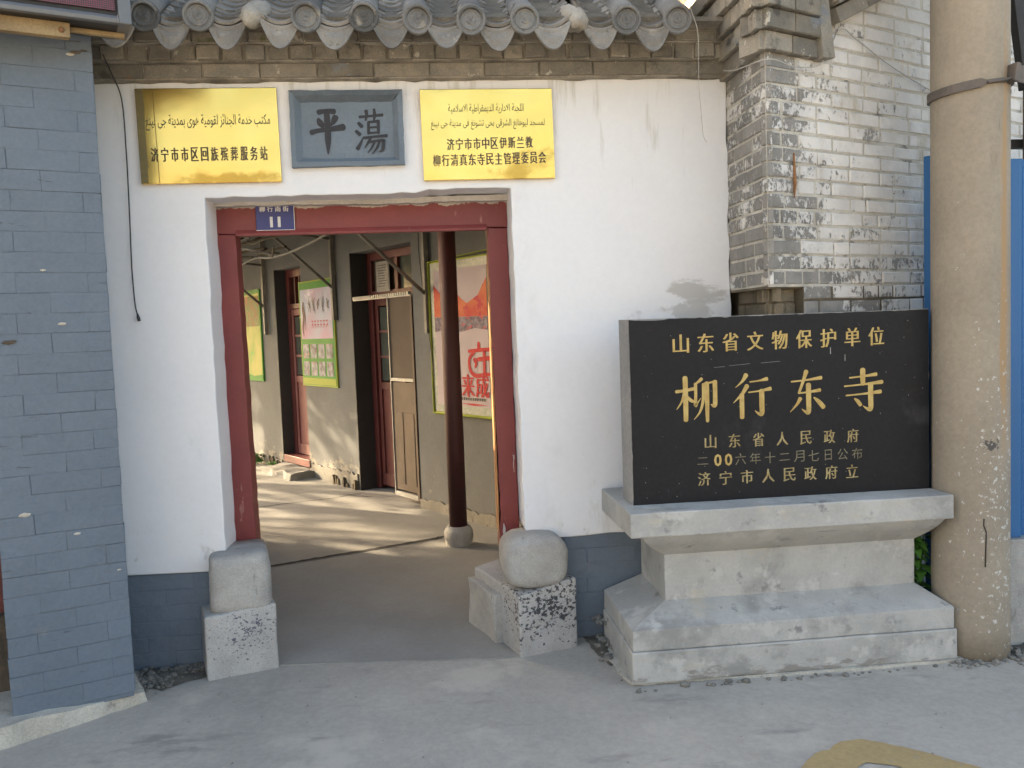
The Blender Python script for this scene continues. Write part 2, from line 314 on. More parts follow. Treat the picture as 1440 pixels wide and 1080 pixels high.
def prism(bm, pts, h0, h1, axis='z'):
    """pts 2D polygon, extruded along axis from h0 to h1. axis 'z': (x,y); 'y': (x,z); 'x': (y,z)"""
    def P(p, h): return {'z': (p[0], p[1], h), 'y': (p[0], h, p[1]), 'x': (h, p[0], p[1])}[axis]
    a = [bm.verts.new(P(p, h0)) for p in pts]; b = [bm.verts.new(P(p, h1)) for p in pts]; n = len(pts)
    bm.faces.new(a); bm.faces.new(b[::-1])
    for i in range(n): bm.faces.new((a[i], b[i], b[(i+1) % n], a[(i+1) % n]))
    return bm
def tube(bm, pts, r, seg=8, cap=True):
    pts = [Vector(p) for p in pts]; rings = []
    rs = r if isinstance(r, (list, tuple)) else [r]*len(pts)
    ref = None
    for i, p in enumerate(pts):
        d = (pts[min(i+1, len(pts)-1)] - pts[max(i-1, 0)]).normalized()
        if ref is None: ref = d.orthogonal().normalized()
        a = (ref - d*ref.dot(d)).normalized(); ref = a; b = d.cross(a)
        rings.append([bm.verts.new(p + (a*math.cos(t)+b*math.sin(t))*rs[i]) for t in [2*math.pi*k/seg for k in range(seg)]])
    for r0, r1 in zip(rings, rings[1:]):
        for k in range(seg): bm.faces.new((r0[k], r0[(k+1) % seg], r1[(k+1) % seg], r1[k]))
    if cap: bm.faces.new(rings[0][::-1]); bm.faces.new(rings[-1])
    return bm
def lathe(bm, prof, seg=32, cx=0, cy=0):
    rings = [[bm.verts.new((cx+r*math.cos(2*math.pi*k/seg), cy+r*math.sin(2*math.pi*k/seg), z)) for k in range(seg)] for r, z in prof]
    for r0, r1 in zip(rings, rings[1:]):
        for k in range(seg): bm.faces.new((r0[k], r0[(k+1) % seg], r1[(k+1) % seg], r1[k]))
    bm.faces.new(rings[0][::-1]); bm.faces.new(rings[-1]); return bm
def rag(pts, step=.06, j=.004, rnd=random):
    """subdivide a closed outline and roughen it"""
    out = []
    n = len(pts)
    for i in range(n):
        a, b = Vector(pts[i]), Vector(pts[(i+1) % n]); L = (b-a).length; k = max(1, int(L/step))
        for t in range(k):
            p = a.lerp(b, t/k)
            out.append((p.x + (rnd.uniform(-j, j) if t or 1 else 0), p.y + rnd.uniform(-j, j)))
    return out

_bc = {}
def brick_mesh(L, H, m, depth=.05, var=0, j=.0018, cham=.004):
    L = round(L/.004)*.004; key = (L, H, m, depth, var, j, cham)
    if key in _bc: return _bc[key]
    rnd = random.Random(hash((round(L*1000), round(H*1000), var)) & 0xffff)
    bm = B(); a, h, c = L/2, H/2, cham
    J = lambda s=1: rnd.uniform(-j, j)*s
    back = [bm.verts.new((x, depth, z)) for x, z in ((-a, -h), (a, -h), (a, h), (-a, h))]
    mid = [bm.verts.new((x+J(), c, z+J())) for x, z in ((-a, -h), (a, -h), (a, h), (-a, h))]
    fr_ = [bm.verts.new((x+J(), J(.8), z+J())) for x, z in ((-a+c, -h+c), (a-c, -h+c), (a-c, h-c), (-a+c, h-c))]
    for i in range(4):
        k = (i+1) % 4
        bm.faces.new((back[i], back[k], mid[k], mid[i])); bm.faces.new((mid[i], mid[k], fr_[k], fr_[i]))
    bm.faces.new(fr_); bmesh.ops.recalc_face_normals(bm, faces=bm.faces)
    me = bpy.data.meshes.new('brick'); bm.to_mesh(me); bm.free(); me.materials.append(MT[m]); _bc[key] = me
    return me
def brick_face(parent, F, x0, x1, z0, z1, pitch, L, joint, m, depth=.05, proud=0.0, skip=None, jy=.002, seed=0, pat='run', cham=.004, cutend=True, vj=None):
    """courses of single bricks on the plane y=0 of frame F (facing -y)"""
    rnd = random.Random(seed); vj = vj or joint; k = 0; z = z0
    while z + pitch*.6 < z1 + 1e-6:
        H = pitch-joint; x = x0 - (0 if k % 2 == 0 else L/2) - (rnd.uniform(0, .03) if k else 0)
        while x < x1:
            l = L
            if pat == 'mixed' and rnd.random() < .3: l = L/2
            a, b = max(x, x0), min(x+l, x1); x += l
            if b-a < .03: continue
            if skip and skip((a+b)/2, z+pitch/2): continue
            me = brick_mesh(b-a-vj, H, m, depth, rnd.randrange(4), cham=cham)
            o = bpy.data.objects.new('brick', me)
            _link(o, F @ Matrix.Translation(((a+b)/2, -proud+rnd.uniform(-jy, jy), z+pitch/2)) @ Matrix.Rotation(rnd.uniform(-.006, .006), 4, 'Y'), parent)
        z += pitch; k += 1

# ------------------------------------------------------------------ lettering
def glyphs(s, bold=0.0, res=3):
    c = bpy.data.curves.new('txt', 'FONT'); c.body = s; c.resolution_u = res; c.offset = bold
    o = bpy.data.objects.new('txt', c); COL.objects.link(o); bpy.context.view_layer.update()
    me = bpy.data.meshes.new_from_object(o.evaluated_get(bpy.context.evaluated_depsgraph_get()))
    vs = [tuple(v.co) for v in me.vertices]; fs = [tuple(p.vertices) for p in me.polygons]
    bpy.data.objects.remove(o); bpy.data.meshes.remove(me); bpy.data.curves.remove(c)
    return vs, fs
def put_glyphs(bm, s, x, z, w, h, y, bold=.0, dup=0.0, shear=0.0, res=2, fit=True):
    """place string s with its ink box centred on (x,z); fitted into w x h; lies in plane y (faces -y)"""
    vs, fs = glyphs(s, bold, res)
    if not vs: return
    x0 = min(v[0] for v in vs); x1 = max(v[0] for v in vs); y0 = min(v[1] for v in vs); y1 = max(v[1] for v in vs)
    sx = w/(x1-x0) if w else h/(y1-y0); sz = h/(y1-y0) if h else sx
    for k, dx in enumerate((0,) if not dup else (-dup, dup)):
        nv = []
        for a, b, _ in vs:
            px = (a-(x0+x1)/2)*sx + dx; pz = (b-(y0+y1)/2)*sz
            nv.append(bm.verts.new((x+px, y-.0003*k, z+pz+px*shear)))
        for f in fs:
            try: bm.faces.new([nv[i] for i in f])
            except ValueError: pass
def cjk_chars(parent, m, s, *a, **kw):
    x0, x1, z0, z1, w, h, y = a; n = len(s)
    for i, ch in enumerate(s):
        t = i/max(1, n-1); bm = B(); x, z = x0+(x1-x0)*t, z0+(z1-z0)*t; cjk_line(bm, ch, x, x, z, z, w, h, y, **kw); obj('character', bm, m, ID, parent)
def cjk_line(bm, s, x0, x1, z0, z1, w, h, y, **kw):
    """characters of s spread evenly with centres from (x0,z0) to (x1,z1)"""
    n = len(s)
    SMALL = {'一': (1, .1), '二': (1, .62), '日': (.66, .95)}
    for i, ch in enumerate(s):
        t = i/max(1, n-1); a, b = SMALL.get(ch, (1, 1))
        put_glyphs(bm, ch, x0+(x1-x0)*t, z0+(z1-z0)*t, w*a, h*b, y, **kw)
AR = dict(zip('اأبةتثجحخدذرزسشصضطظعغفقكلمنهويىئ', [
 (0xFE8D, 0), (0xFE83, 0), (0xFE8F, 1), (0xFE93, 0), (0xFE95, 1), (0xFE99, 1), (0xFE9D, 1), (0xFEA1, 1), (0xFEA5, 1), (0xFEA9, 0), (0xFEAB, 0), (0xFEAD, 0), (0xFEAF, 0),
 (0xFEB1, 1), (0xFEB5, 1), (0xFEB9, 1), (0xFEBD, 1), (0xFEC1, 1), (0xFEC5, 1), (0xFEC9, 1), (0xFECD, 1), (0xFED1, 1), (0xFED5, 1), (0xFED9, 1), (0xFEDD, 1), (0xFEE1, 1), (0xFEE5, 1),
 (0xFEE9, 1), (0xFEED, 0), (0xFEF1, 1), (0xFEEF, 0), (0xFE89, 1)]))
def arabic(s):
    out = []
    for word in s.split(' '):
        i = 0; prev = False; g = []
        while i < len(word):
            ch = word[i]; base, dual = AR[ch]
            if ch == 'ل' and i+1 < len(word) and word[i+1] == 'ا':
                g.append(chr(0xFEFC if prev else 0xFEFB)); prev = False; i += 2; continue
            nxt = dual and i+1 < len(word)
            form = 3 if (prev and nxt) else 2 if nxt else 1 if prev else 0
            g.append(chr(base+form)); prev = bool(nxt); i += 1
        out.append(''.join(reversed(g)))
    return ' '.join(reversed(out))

def catmull(P, n=6):
    if len(P) < 3:
        a, b = P; return [tuple(a[i]+(b[i]-a[i])*t/n for i in range(3)) for t in range(n+1)]
    Q = [P[0]]+list(P)+[P[-1]]; out = []
    for k in range(1, len(Q)-2):
        p0, p1, p2, p3 = Q[k-1:k+3]
        for t in [i/n for i in range(n)]:
            out.append(tuple(.5*((2*p1[i])+(-p0[i]+p2[i])*t+(2*p0[i]-5*p1[i]+4*p2[i]-p3[i])*t*t+(-p0[i]+3*p1[i]-3*p2[i]+p3[i])*t**3) for i in range(3)))
    out.append(tuple(P[-1])); return out
def strokes(bm, S, cx, cz, w, h, y, k=1.0, round_=True, slant=0.0):
    """brush strokes: every stroke a list of (x, z, width) in a unit box, drawn as a smooth ribbon with rounded ends"""
    for si, st in enumerate(S):
        P = catmull(st, 6) if round_ else [tuple(p) for p in st]
        P = [(cx+(p[0]-.5)*w, cz+(p[1]-.5)*h+(p[0]-.5)*w*slant, max(.004, p[2])*w*k) for p in P]
        L = []; Rr = []
        for i, p in enumerate(P):
            a = P[max(0, i-1)]; b = P[min(len(P)-1, i+1)]
            dx, dz = b[0]-a[0], b[1]-a[1]; n = math.hypot(dx, dz) or 1; nx, nz = -dz/n, dx/n; hw = p[2]/2
            L.append((p[0]+nx*hw, p[1]+nz*hw)); Rr.append((p[0]-nx*hw, p[1]-nz*hw))
        yy = y-.00025*si
        lv = [bm.verts.new((q[0], yy, q[1])) for q in L]; rv = [bm.verts.new((q[0], yy, q[1])) for q in Rr]
        for i in range(len(P)-1): bm.faces.new((lv[i], lv[i+1], rv[i+1], rv[i]))
        for e, (v0, v1, sgn) in ((P[0], (lv[0], rv[0], -1)), (P[-1], (lv[-1], rv[-1], 1))):
            q = P[1] if sgn < 0 else P[-2]; d = Vector((e[0]-q[0], e[1]-q[1])); 
            if d.length < 1e-9: continue
            d.normalize(); r = e[2]/2; nn = Vector((-d.y, d.x)); cap = []
            for t in (30, 60, 90, 120, 150):
                a = R_(t); o_ = nn*math.cos(a)*r*(1 if sgn > 0 else -1) + d*math.sin(a)*r*.75
                cap.append(bm.verts.new((e[0]+o_.x, yy, e[1]+o_.y)))
            try: bm.faces.new([v0]+cap+[v1])
            except ValueError: pass

# ------------------------------------------------------------------ setting: ground
def ground():
    bm = B(); s = 60; vs = [bm.verts.new(p) for p in ((-s, -s, 0), (s, -s, 0), (s, s, 0), (-s, s, 0))]; bm.faces.new(vs)
    tag(obj('street_ground', bm, 'street'), kind='structure')
    # courtyard floor: a sheet from the gate inwards, its lip raised a few millimetres over the street
    rnd = random.Random(5)
    edge = [(-1.6, .1), (-.95, .1), (-.78, -.06)]
    for i in range(1, 20): edge.append((-.78+1.17*i/20, -.065-.125*i/20+rnd.uniform(-.006, .006)))
    edge += [(.40, -.18), (.46, .1), (5, .1), (8, 22), (-16, 22), (-12, .1)]
    tag(obj('courtyard_floor', prism(B(), edge, -.02, .006), 'court'), kind='structure')
    def joint(pts, wd, seed, name='floor_joint'):
        rnd = random.Random(seed); P = []
        for a, b in zip(pts, pts[1:]):
            for t in range(14): P.append((a[0]+(b[0]-a[0])*t/14, a[1]+(b[1]-a[1])*t/14))
        P.append(pts[-1]); L = []; Rr = []
        bm = B()
        for i, p in enumerate(P):
            a = P[max(0, i-1)]; b = P[min(len(P)-1, i+1)]; d = Vector((b[0]-a[0], b[1]-a[1])).normalized()
            o = rnd.uniform(-.006, .006); h = wd/2*rnd.uniform(.6, 1.25)*min(1, 4*min(i, len(P)-1-i)/len(P)+.3)
            L.append(bm.verts.new((p[0]-d.y*(o+h), p[1]+d.x*(o+h), .010))); Rr.append(bm.verts.new((p[0]-d.y*(o-h), p[1]+d.x*(o-h), .010)))
        for i in range(len(P)-1): bm.faces.new((L[i], L[i+1], Rr[i+1], Rr[i]))
        tag(obj(name, bm, 'crack'), kind='structure')
    joint([(-1.5, 1.60), (-1.08, 1.77), (-.5, 2.02), (.02, 2.25), (.12, 2.33)], .05, 1)
    joint([(-3.2, 3.55), (-1.95, 3.7), (-1.4, 3.95), (-.95, 4.1), (-.62, 4.35)], .016, 2)
    joint([(-.85, 4.3), (-.75, 4.15), (-.55, 4.05)], .012, 3, 'floor_crack')
    # worn ochre road marking
    bm = B(); rnd = random.Random(8)
    pts = [(1.18, -1.50), (1.26, -1.39), (1.36, -1.30), (1.42, -1.285), (1.45, -1.262), (1.49, -1.237), (1.57, -1.232), (1.66, -1.29), (1.76, -1.38), (1.87, -1.50), (2.0, -1.8), (1.9, -2.1), (1.78, -2.1), (1.80, -1.8), (1.70, -1.56), (1.58, -1.425), (1.50, -1.395), (1.46, -1.42), (1.38, -1.55), (1.36, -1.8), (1.2, -2.1), (1.05, -1.8)]
    vs = [bm.verts.new((x, y, .004)) for x, y in rag(pts, .03, .004, rnd)]; bm.faces.new(vs); bmesh.ops.triangulate(bm, faces=bm.faces)
    tag(obj('road_marking', bm, 'yellow'), kind='structure')
    # kerb under the left building
    bm = B(); e = [(-1.283, -.36), (-1.40, -.455), (-1.52, -.555), (-1.745, -.735), (-2.2, -1.115), (-3.4, -2.1), (-3.9, -1.5), (-1.9, .1), (-1.46, -.02)]
    e = rag(e, .05, .005, random.Random(3)); n = len(e)
    a = [bm.verts.new((x, y, -.02)) for x, y in e]
    def top(p):
        cx, cy = -1.9, -.5; d = Vector((cx-p[0], cy-p[1])).normalized()*.016
        return (p[0]+d.x, p[1]+d.y, .045+.04*min(1, max(0, (-1.28-p[0])/.4))+random.uniform(-.004, .004))
    b = [bm.verts.new(top(p)) for p in e]
    for i in range(n): bm.faces.new((a[i], b[i], b[(i+1) % n], a[(i+1) % n]))
    bm.faces.new(b[::-1])
    tag(obj('kerb', bm, 'kerb'), kind='structure')
ground()

# ------------------------------------------------------------------ gate wall
GW = thing('gate_wall', 'white plastered gate wall with tiled roof and red framed doorway', 'gate', ID)
def gate_wall():
    rnd = random.Random(21)
    # plaster with the doorway cut out, as one outline
    out = [(-1.53, .475), (-1.10, .468)]
    out += [(-1.075, .470), (-1.045, .478), (-1.018, .495), (-1.003, .53), (-.999, .60)]
    for i in range(1, 26): out.append((-1.001+rnd.uniform(-.003, .003), .60+1.655*i/26))
    out += [(-1.0, 2.258)]
    for i in range(1, 22):
        t = i/22; out.append((-1.0+1.45*t, 2.258+(.012 if t > .72 else 0)+.006*t+rnd.uniform(-.004, .004)))
    out += [(.452, 2.274)]
    for i in range(1, 26): out.append((.452+.008*i/26+rnd.uniform(-.003, .003), 2.274-1.66*i/26))
    out += [(.462, .59), (.470, .56), (.49, .545)]
    for x in (.55, .62, .70, .78, .9, 1.1, 1.35): out.append((x, .533+rnd.uniform(-.006, .006)))
    out += [(1.552, .53)]
    for i in range(1, 30): out.append((1.552+rnd.uniform(-.008, .006), .53+2.262*i/30))
    out += [(1.550, 2.795)]
    for i in range(1, 50): out.append((1.55-3.08*i/50, 2.795+rnd.uniform(-.010, .004)))
    out += [(-1.53, 2.797)]
    bm = prism(B(), out, 0, .42, 'y')
    obj('plaster', bm, 'plaster', ID, GW, bevel=.006)
    # painted brick base, left and right of the door stones
    box(bm := B(), -1.53, -1.03, .0155, .40, 0, .49); obj('base_core', bm, 'blue_paint', ID, GW)
    brick_face(GW, fr(0, 0), -1.52, -1.06, 0.005, .47, .0765, .25, .003, 'blue_paint', proud=-.013, depth=.03, seed=3, vj=.002, cham=.002)
    box(bm := B(), .62, 1.55, .0155, .40, 0, .54); obj('base_core', bm, 'blue_paint', ID, GW)
    brick_face(GW, fr(0, 0), .66, 1.54, .005, .535, .0765, .25, .003, 'blue_paint', proud=-.013, depth=.03, seed=4, vj=.002, cham=.002)
    bm = B(); box(bm, -1.075, -1.052, -.004, .1, .30, .47, .006); obj('mortar_patch', bm, 'sunlit_wood' if 0 else 'mortar', ID, GW)
    # cornice: a stretcher course, a row of headers, a shadowed course
    bm = B(); prism(bm, [(.01, 2.79), (-.035, 2.795), (-.04, 2.862), (-.07, 2.866), (-.075, 2.93), (-.10, 2.935), (-.11, 2.99), (-.2, 3.0), (-.2, 3.02), (.44, 3.02), (.44, 2.78), (.01, 2.78)], -1.5, 1.545, 'x')
    obj('cornice_core', bm, 'mortar_dark', ID, GW)
    brick_face(GW, fr(0, 0), -1.49, 1.54, 2.797, 2.868, .070, .262, .008, 'oldbrick', proud=.05, depth=.06, seed=5, jy=.004)
    x = -1.49; i = 0
    while x < 1.47:
        wdt = rnd.uniform(.088, .104); pr = .088+(.012 if i % 2 else -.006)+rnd.uniform(-.004, .004)
        me = brick_mesh(wdt, .064, 'oldbrick', .06, i % 4, .003)
        o = bpy.data.objects.new('brick', me); _link(o, fr(x+wdt/2, -pr, 2.902+rnd.uniform(-.002, .002)) @ Matrix.Rotation(rnd.uniform(-.06, .06), 4, 'Z') @ Matrix.Rotation(rnd.uniform(-.03, .03), 4, 'Y'), GW)
        x += wdt+rnd.uniform(.005, .016); i += 1
    brick_face(GW, fr(0, 0), -1.49, 1.46, 2.938, 2.99, .050, .25, .006, 'oldbrick', proud=.118, depth=.05, seed=6, jy=.006)
    # rafters of mortar bed below the tiles
    roof = tag(obj('roof', prism(B(), [(-.235, 2.985), (-.24, 3.005), (.20, 3.285), (.24, 3.285), (.68, 3.0), (.68, 2.985)], -1.56, 1.30, 'x'), 'bed', ID, GW))
    S = Vector((0, math.cos(R_(31)), math.sin(R_(31))))
    MS = Matrix.Rotation(R_(31), 4, 'X')
    def cover(L, r=.062):
        bm = B(); seg = 12
        prof = [(r*math.cos(math.pi*k/seg), r*math.sin(math.pi*k/seg)) for k in range(seg+1)]; inn = [(x*.8, z*.8) for x, z in prof]
        full = prof+inn[::-1]
        a = [bm.verts.new((x, 0, z)) for x, z in full]; b = [bm.verts.new((x*.94, L, z*.94)) for x, z in full]; n = len(full)
        for i in range(n): bm.faces.new((a[i], a[(i+1) % n], b[(i+1) % n], b[i]))
        for i in range(seg): bm.faces.new((a[i], a[i+1], a[n-2-i], a[n-1-i])); bm.faces.new((b[i], b[i+1], b[n-2-i], b[n-1-i]))
        bmesh.ops.recalc_face_normals(bm, faces=bm.faces); me = bpy.data.meshes.new('cover_tile'); bm.to_mesh(me); bm.free()
        me.materials.append(MT['tile']); me.polygons.foreach_set('use_smooth', [True]*len(me.polygons)); return me
    cv = cover(.27)
    def disc():
        bm = B(); prof = [(0.0001, .004), (.018, .005), (.021, .0015), (.034, .001), (.038, .005), (.043, .0055), (.046, .0), (.053, .0), (.056, .007), (.0625, .008), (.066, .004), (.066, -.02)]
        seg = 28; rings = []
        for r, h in prof: rings.append([bm.verts.new((r*math.cos(2*math.pi*k/seg), -h-(.0022*math.sin(3*2*math.pi*k/seg+r*120) if r < .034 else 0), r*math.sin(2*math.pi*k/seg))) for k in range(seg)])
        for a, b in zip(rings, rings[1:]):
            for k in range(seg): bm.faces.new((a[k], a[(k+1) % seg], b[(k+1) % seg], b[k]))
        bm.faces.new(rings[0])
        bmesh.ops.recalc_face_normals(bm, faces=bm.faces); me = bpy.data.meshes.new('end_disc'); bm.to_mesh(me); bm.free(); me.materials.append(MT['tile']); return me
    dc = disc()
    def pan(wd=.205, L=.2, sag=.052, th=.014):
        bm = B(); seg = 10; up = []; dn = []
        for k in range(seg+1):
            t = k/seg*2-1; x = t*wd/2; z = -sag*(1-t*t); up.append((x, z+th)); dn.append((x, z))
        full = dn+up[::-1]; n = len(full)
        a = [bm.verts.new((x, 0, z)) for x, z in full]; b = [bm.verts.new((x*.95, L, z)) for x, z in full]
        for i in range(n): bm.faces.new((a[i], a[(i+1) % n], b[(i+1) % n], b[i]))
        for i in range(seg): bm.faces.new((a[i], a[i+1], a[n-2-i], a[n-1-i])); bm.faces.new((b[i], b[i+1], b[n-2-i], b[n-1-i]))
        bmesh.ops.recalc_face_normals(bm, faces=bm.faces); me = bpy.data.meshes.new('pan_tile'); bm.to_mesh(me); bm.free(); me.materials.append(MT['tile_b']); return me
    pn = pan()
    def drip():
        bm = B(); seg = 14; top = []; bot = []; th = .014; wd = .212
        for k in range(seg+1):
            t = k/seg*2-1; x = t*wd/2; z = -.052*(1-t*t)
            # scalloped triangular lower edge with a point
            d = .088*(1-abs(t))**.85+.012*math.sin(abs(t)*math.pi*1.5)*(1 if abs(t) > .12 else .2)
            top.append((x, z+.014)); bot.append((x, min(z+.008, z-.004-d)))
        rows = []
        for y, ex in ((0, 0), (th, 0)):
            rows.append([[bm.verts.new((tx*(1-.02*s), y-.012*s*(1-abs(tx)/.12), tz+(bz-tz)*s)) for (tx, tz), (bx, bz) in zip(top, bot)] for s in (0, .12, .2, .5, .8, 1)])
        # a raised rim and boss pressed into the face
        for ri, row in enumerate(rows[0]):
            if ri in (2, 3, 4):
                for k, v in enumerate(row):
                    if 2 < k < seg-2: v.co.y += .004 - (.006 if (ri == 3 and abs(k-seg/2) < 3) else 0)
        for rr_ in rows:
            for a, b in zip(rr_, rr_[1:]):
                for k in range(seg): bm.faces.new((a[k], a[k+1], b[k+1], b[k]))
        f, g = rows
        for k in range(seg): bm.faces.new((f[-1][k], f[-1][k+1], g[-1][k+1], g[-1][k])); bm.faces.new((f[0][k], f[0][k+1], g[0][k+1], g[0][k]))
        for k in (0, seg):
            for i in range(5): bm.faces.new((f[i][k], f[i+1][k], g[i+1][k], g[i][k]))
        bmesh.ops.recalc_face_normals(bm, faces=bm.faces); me = bpy.data.meshes.new('drip_tile'); bm.to_mesh(me); bm.free(); me.materials.append(MT['tile_b']); return me
    dr = drip()
    def add(name, me, M): o = bpy.data.objects.new(name, me); _link(o, M, roof); return o
    XS = [-1.375, -1.135, -.91, -.68, -.452, -.203, .033, .270, .512, .745, .978, 1.215]
    e0 = Vector((0, -.30, 2.985))
    for i, x in enumerate(XS):
        broken = i in (3, 9); jz = rnd.uniform(-.010, .010) - (.0 if i < 6 else .012); jx = rnd.uniform(-.05, .05)
        for s in range(3):
            if broken and s == 0:
                # the end tile has broken away and shows its lump of white mortar
                bm = B(); bmesh.ops.create_icosphere(bm, subdivisions=3, radius=1)
                for v in bm.verts:
                    nz = mnoise.noise(v.co*2.2+Vector((i, 0, 0)))*.22+mnoise.noise(v.co*6+Vector((i, 5, 0)))*.1; v.co *= 1+nz
                    v.co = Vector((v.co.x*.058, v.co.y*.13, v.co.z*.055))
                o = obj('mortar_lump', bm, 'chunk', Matrix.Translation((x, -.21, 3.02+jz)) @ MS @ Matrix.Rotation(.2*(1 if i > 5 else -1), 4, 'Z'), roof, smooth=True); continue
            if broken and s == 1 and i == 3: pass
            p = e0+S*(.265*s)+Vector((x, 0, jz+.008*0))
            add('cover_tile', cv, Matrix.Translation(p) @ MS @ Matrix.Rotation(jx, 4, 'Z'))
        if not broken:
            add('end_disc', dc, Matrix.Translation((x, -.302, 2.985+jz)) @ Matrix.Rotation(R_(rnd.uniform(4, 10)), 4, 'X') @ Matrix.Rotation(jx*2, 4, 'Z') @ Matrix.Rotation(rnd.uniform(0, 6), 4, 'Y'))
        if i+1 < len(XS)+1:
            xn = XS[i+1] if i+1 < len(XS) else x+.235
            xm = (x+xn)/2; sc = (xn-x)/.235
            if i+1 >= len(XS): continue
            jz2 = rnd.uniform(-.005, .005)-(.0 if i < 6 else .012)
            SX = Matrix.Diagonal((sc, 1, 1, 1))
            add('drip_tile', dr, Matrix.Translation((xm+rnd.uniform(-.006, .006), -.285+rnd.uniform(-.012, .008), 2.985+jz2)) @ Matrix.Rotation(R_(-8+rnd.uniform(-6, 6)), 4, 'X') @ Matrix.Rotation(rnd.uniform(-.05, .05), 4, 'Y') @ SX)
            for s in range(9):
                off = .012+.042*s if s < 4 else .012+.042*3+.085*(s-3)
                p = e0+S*off+Vector((xm+rnd.uniform(-.003, .003), 0, .012+jz2+.007*min(s, 3)))
                if s >= 4: p.z += .004*(s-3)
                add('pan_tile', pn, Matrix.Translation(p) @ Matrix.Rotation(R_(31-4), 4, 'X') @ SX)
    bm = B(); prism(bm, [(.12, 3.24), (.12, 3.74), (.18, 3.80), (.26, 3.80), (.32, 3.74), (.32, 3.24)], -1.56, 1.32, 'x'); obj('sun_blocking_ridge', bm, 'tile', ID, roof, bevel=.01)  # out of view, made taller to keep sun off the corbel
gate_wall()

obj('shading_roof', box(B(), -1.98, .62, .425, 1.95, 2.83, 2.93), 'timber', ID, GW)  # unseen roof added to darken the passage and the hall behind
for k_ in range(7): obj('shading_roof_purlin', tube(B(), [(-1.98, .62+.2*k_, 2.79), (.62-.01*k_, .62+.2*k_, 2.79)], .035, 8), 'timber', ID, GW)

# ------------------------------------------------------------------ red door frame
def door_frame():
    rnd = random.Random(2)
    f = obj('door_frame', prism(B(), rag([(-1.008, 2.112), (-.915, 2.112), (.350, 2.112), (.452, 2.112), (.452, 2.25), (-1.008, 2.247)], .05, .0025, rnd), .222, .34, 'y'), 'red', ID, GW, bevel=.004)
    bm = prism(B(), [(.205, 2.098), (.205, 2.110), (.213, 2.128), (.232, 2.128), (.232, 2.098)], -.913, .346, 'x'); obj('lintel_moulding', bm, 'red', ID, f, bevel=.003)
    obj('post', prism(B(), rag([(-1.008, .52), (-.900, .50), (-.915, 2.111), (-1.006, 2.111)], .05, .002, rnd), .226, .345, 'y'), 'red', ID, f, bevel=.004)
    # right post: gnawed at the foot
    pts = [(.349, 2.111), (.351, 1.4), (.356, .95), (.362, .62), (.348, .44), (.37, .33), (.42, .33), (.455, .45), (.458, .57), (.454, 1.2), (.452, 2.111)]
    obj('post', prism(B(), rag(pts, .045, .003, rnd), .226, .37, 'y'), 'red_worn', ID, f, bevel=.004)
    bm = B(); prism(bm, rag([(.230, .52), (.362, .52), (.362, 1.35), (.34, 1.9), (.29, 2.0), (.236, 1.75)], .05, .006, rnd), .3465, .352, 'x'); obj('sunlit_bare_edge', bm, 'sunlit_wood', ID, f)  # bare inner edge, its orange sunlight painted as a coloured strip
    # lime lip along the top and sides of the frame
    bm = B()
    pts = rag([(-1.01, 2.243), (-.6, 2.243), (-.2, 2.236), (.2, 2.243), (.452, 2.243), (.452, 2.272), (-1.01, 2.26)], .03, .003, rnd); prism(bm, pts, .17, .30, 'y')
    obj('lime_packing', bm, 'plaster_edge', ID, f)
door_frame()

# ------------------------------------------------------------------ door stones
def barrel(w, h, d, ex=3.2, front=.05):
    """rounded block: superellipse outline, bulging front"""
    bm = B(); seg = 72; rings = []
    for s, (y, k) in enumerate(((0, .70), (.006, .84), (.020, .94), (.05, 1.0), (d*.6, 1.0), (d, .96))):
        ring = []
        for i in range(seg):
            t = 2*math.pi*i/seg; c, si = math.cos(t), math.sin(t)
            x = math.copysign(abs(c)**(2/ex), c)*w/2*k; z = math.copysign(abs(si)**(2/ex), si)*h/2*(k if s else k)
            nn = mnoise.noise(Vector((x*14, y*14, z*14)))*.006+mnoise.noise(Vector((x*45, y*45, z*45)))*.0022
            ring.append(bm.verts.new((x+nn, y-front*(0), z+nn)))
        rings.append(ring)
    for a, b in zip(rings, rings[1:]):
        for k in range(seg): bm.faces.new((a[k], a[(k+1) % seg], b[(k+1) % seg], b[k]))
    bm.faces.new(rings[0]); bm.faces.new(rings[-1]); return bm
def rough_block(x0, x1, y0, y1, z0, z1, slope=0, amp=.006, cuts=7):
    bm = B(); box(bm, x0, x1, y0, y1, z0, z1); bmesh.ops.subdivide_edges(bm, edges=bm.edges, cuts=cuts, use_grid_fill=True)
    for v in bm.verts:
        n = mnoise.noise_vector(v.co*6)*amp+mnoise.noise_vector(v.co*19)*amp*.4; v.co += n
        if slope: v.co.z += slope*(v.co.x-x0)*(v.co.z-z0)/(z1-z0)
    return bm
def door_stones():
    FL = fr(-1.071, -.185, 0, 19)      # local x along the front face, y going back through the doorway
    t = thing('door_stone', 'pale stone block with upright squared drum at the left foot of the door', 'door stone', FL)
    obj('base_block', rough_block(0, .326, 0, .60, -.02, .300, .06), 'stone_ink', FL, t, bevel=.01)
    obj('drum', barrel(.285, .285, .34, 7.0), 'stone', fr(-.912, -.128, .428, 12), t, smooth=True)
    FR = fr(.400, -.190, 0, 17.7)
    t = thing('door_stone', 'pale stone block with rounded barrel drum at the right foot of the door', 'door stone', FR)
    obj('base_block', rough_block(0, .312, 0, .60, -.02, .300, .16), 'stone_ink', FR, t, bevel=.01)
    obj('side_mortar', rough_block(-.04, .012, .22, .60, -.02, .25, 0, .014, 5), 'stone', FR, t, bevel=.01)
    obj('drum', barrel(.315, .262, .24, 3.3), 'stone', fr(.508, -.150, .446, 6), t, smooth=True)
door_stones()

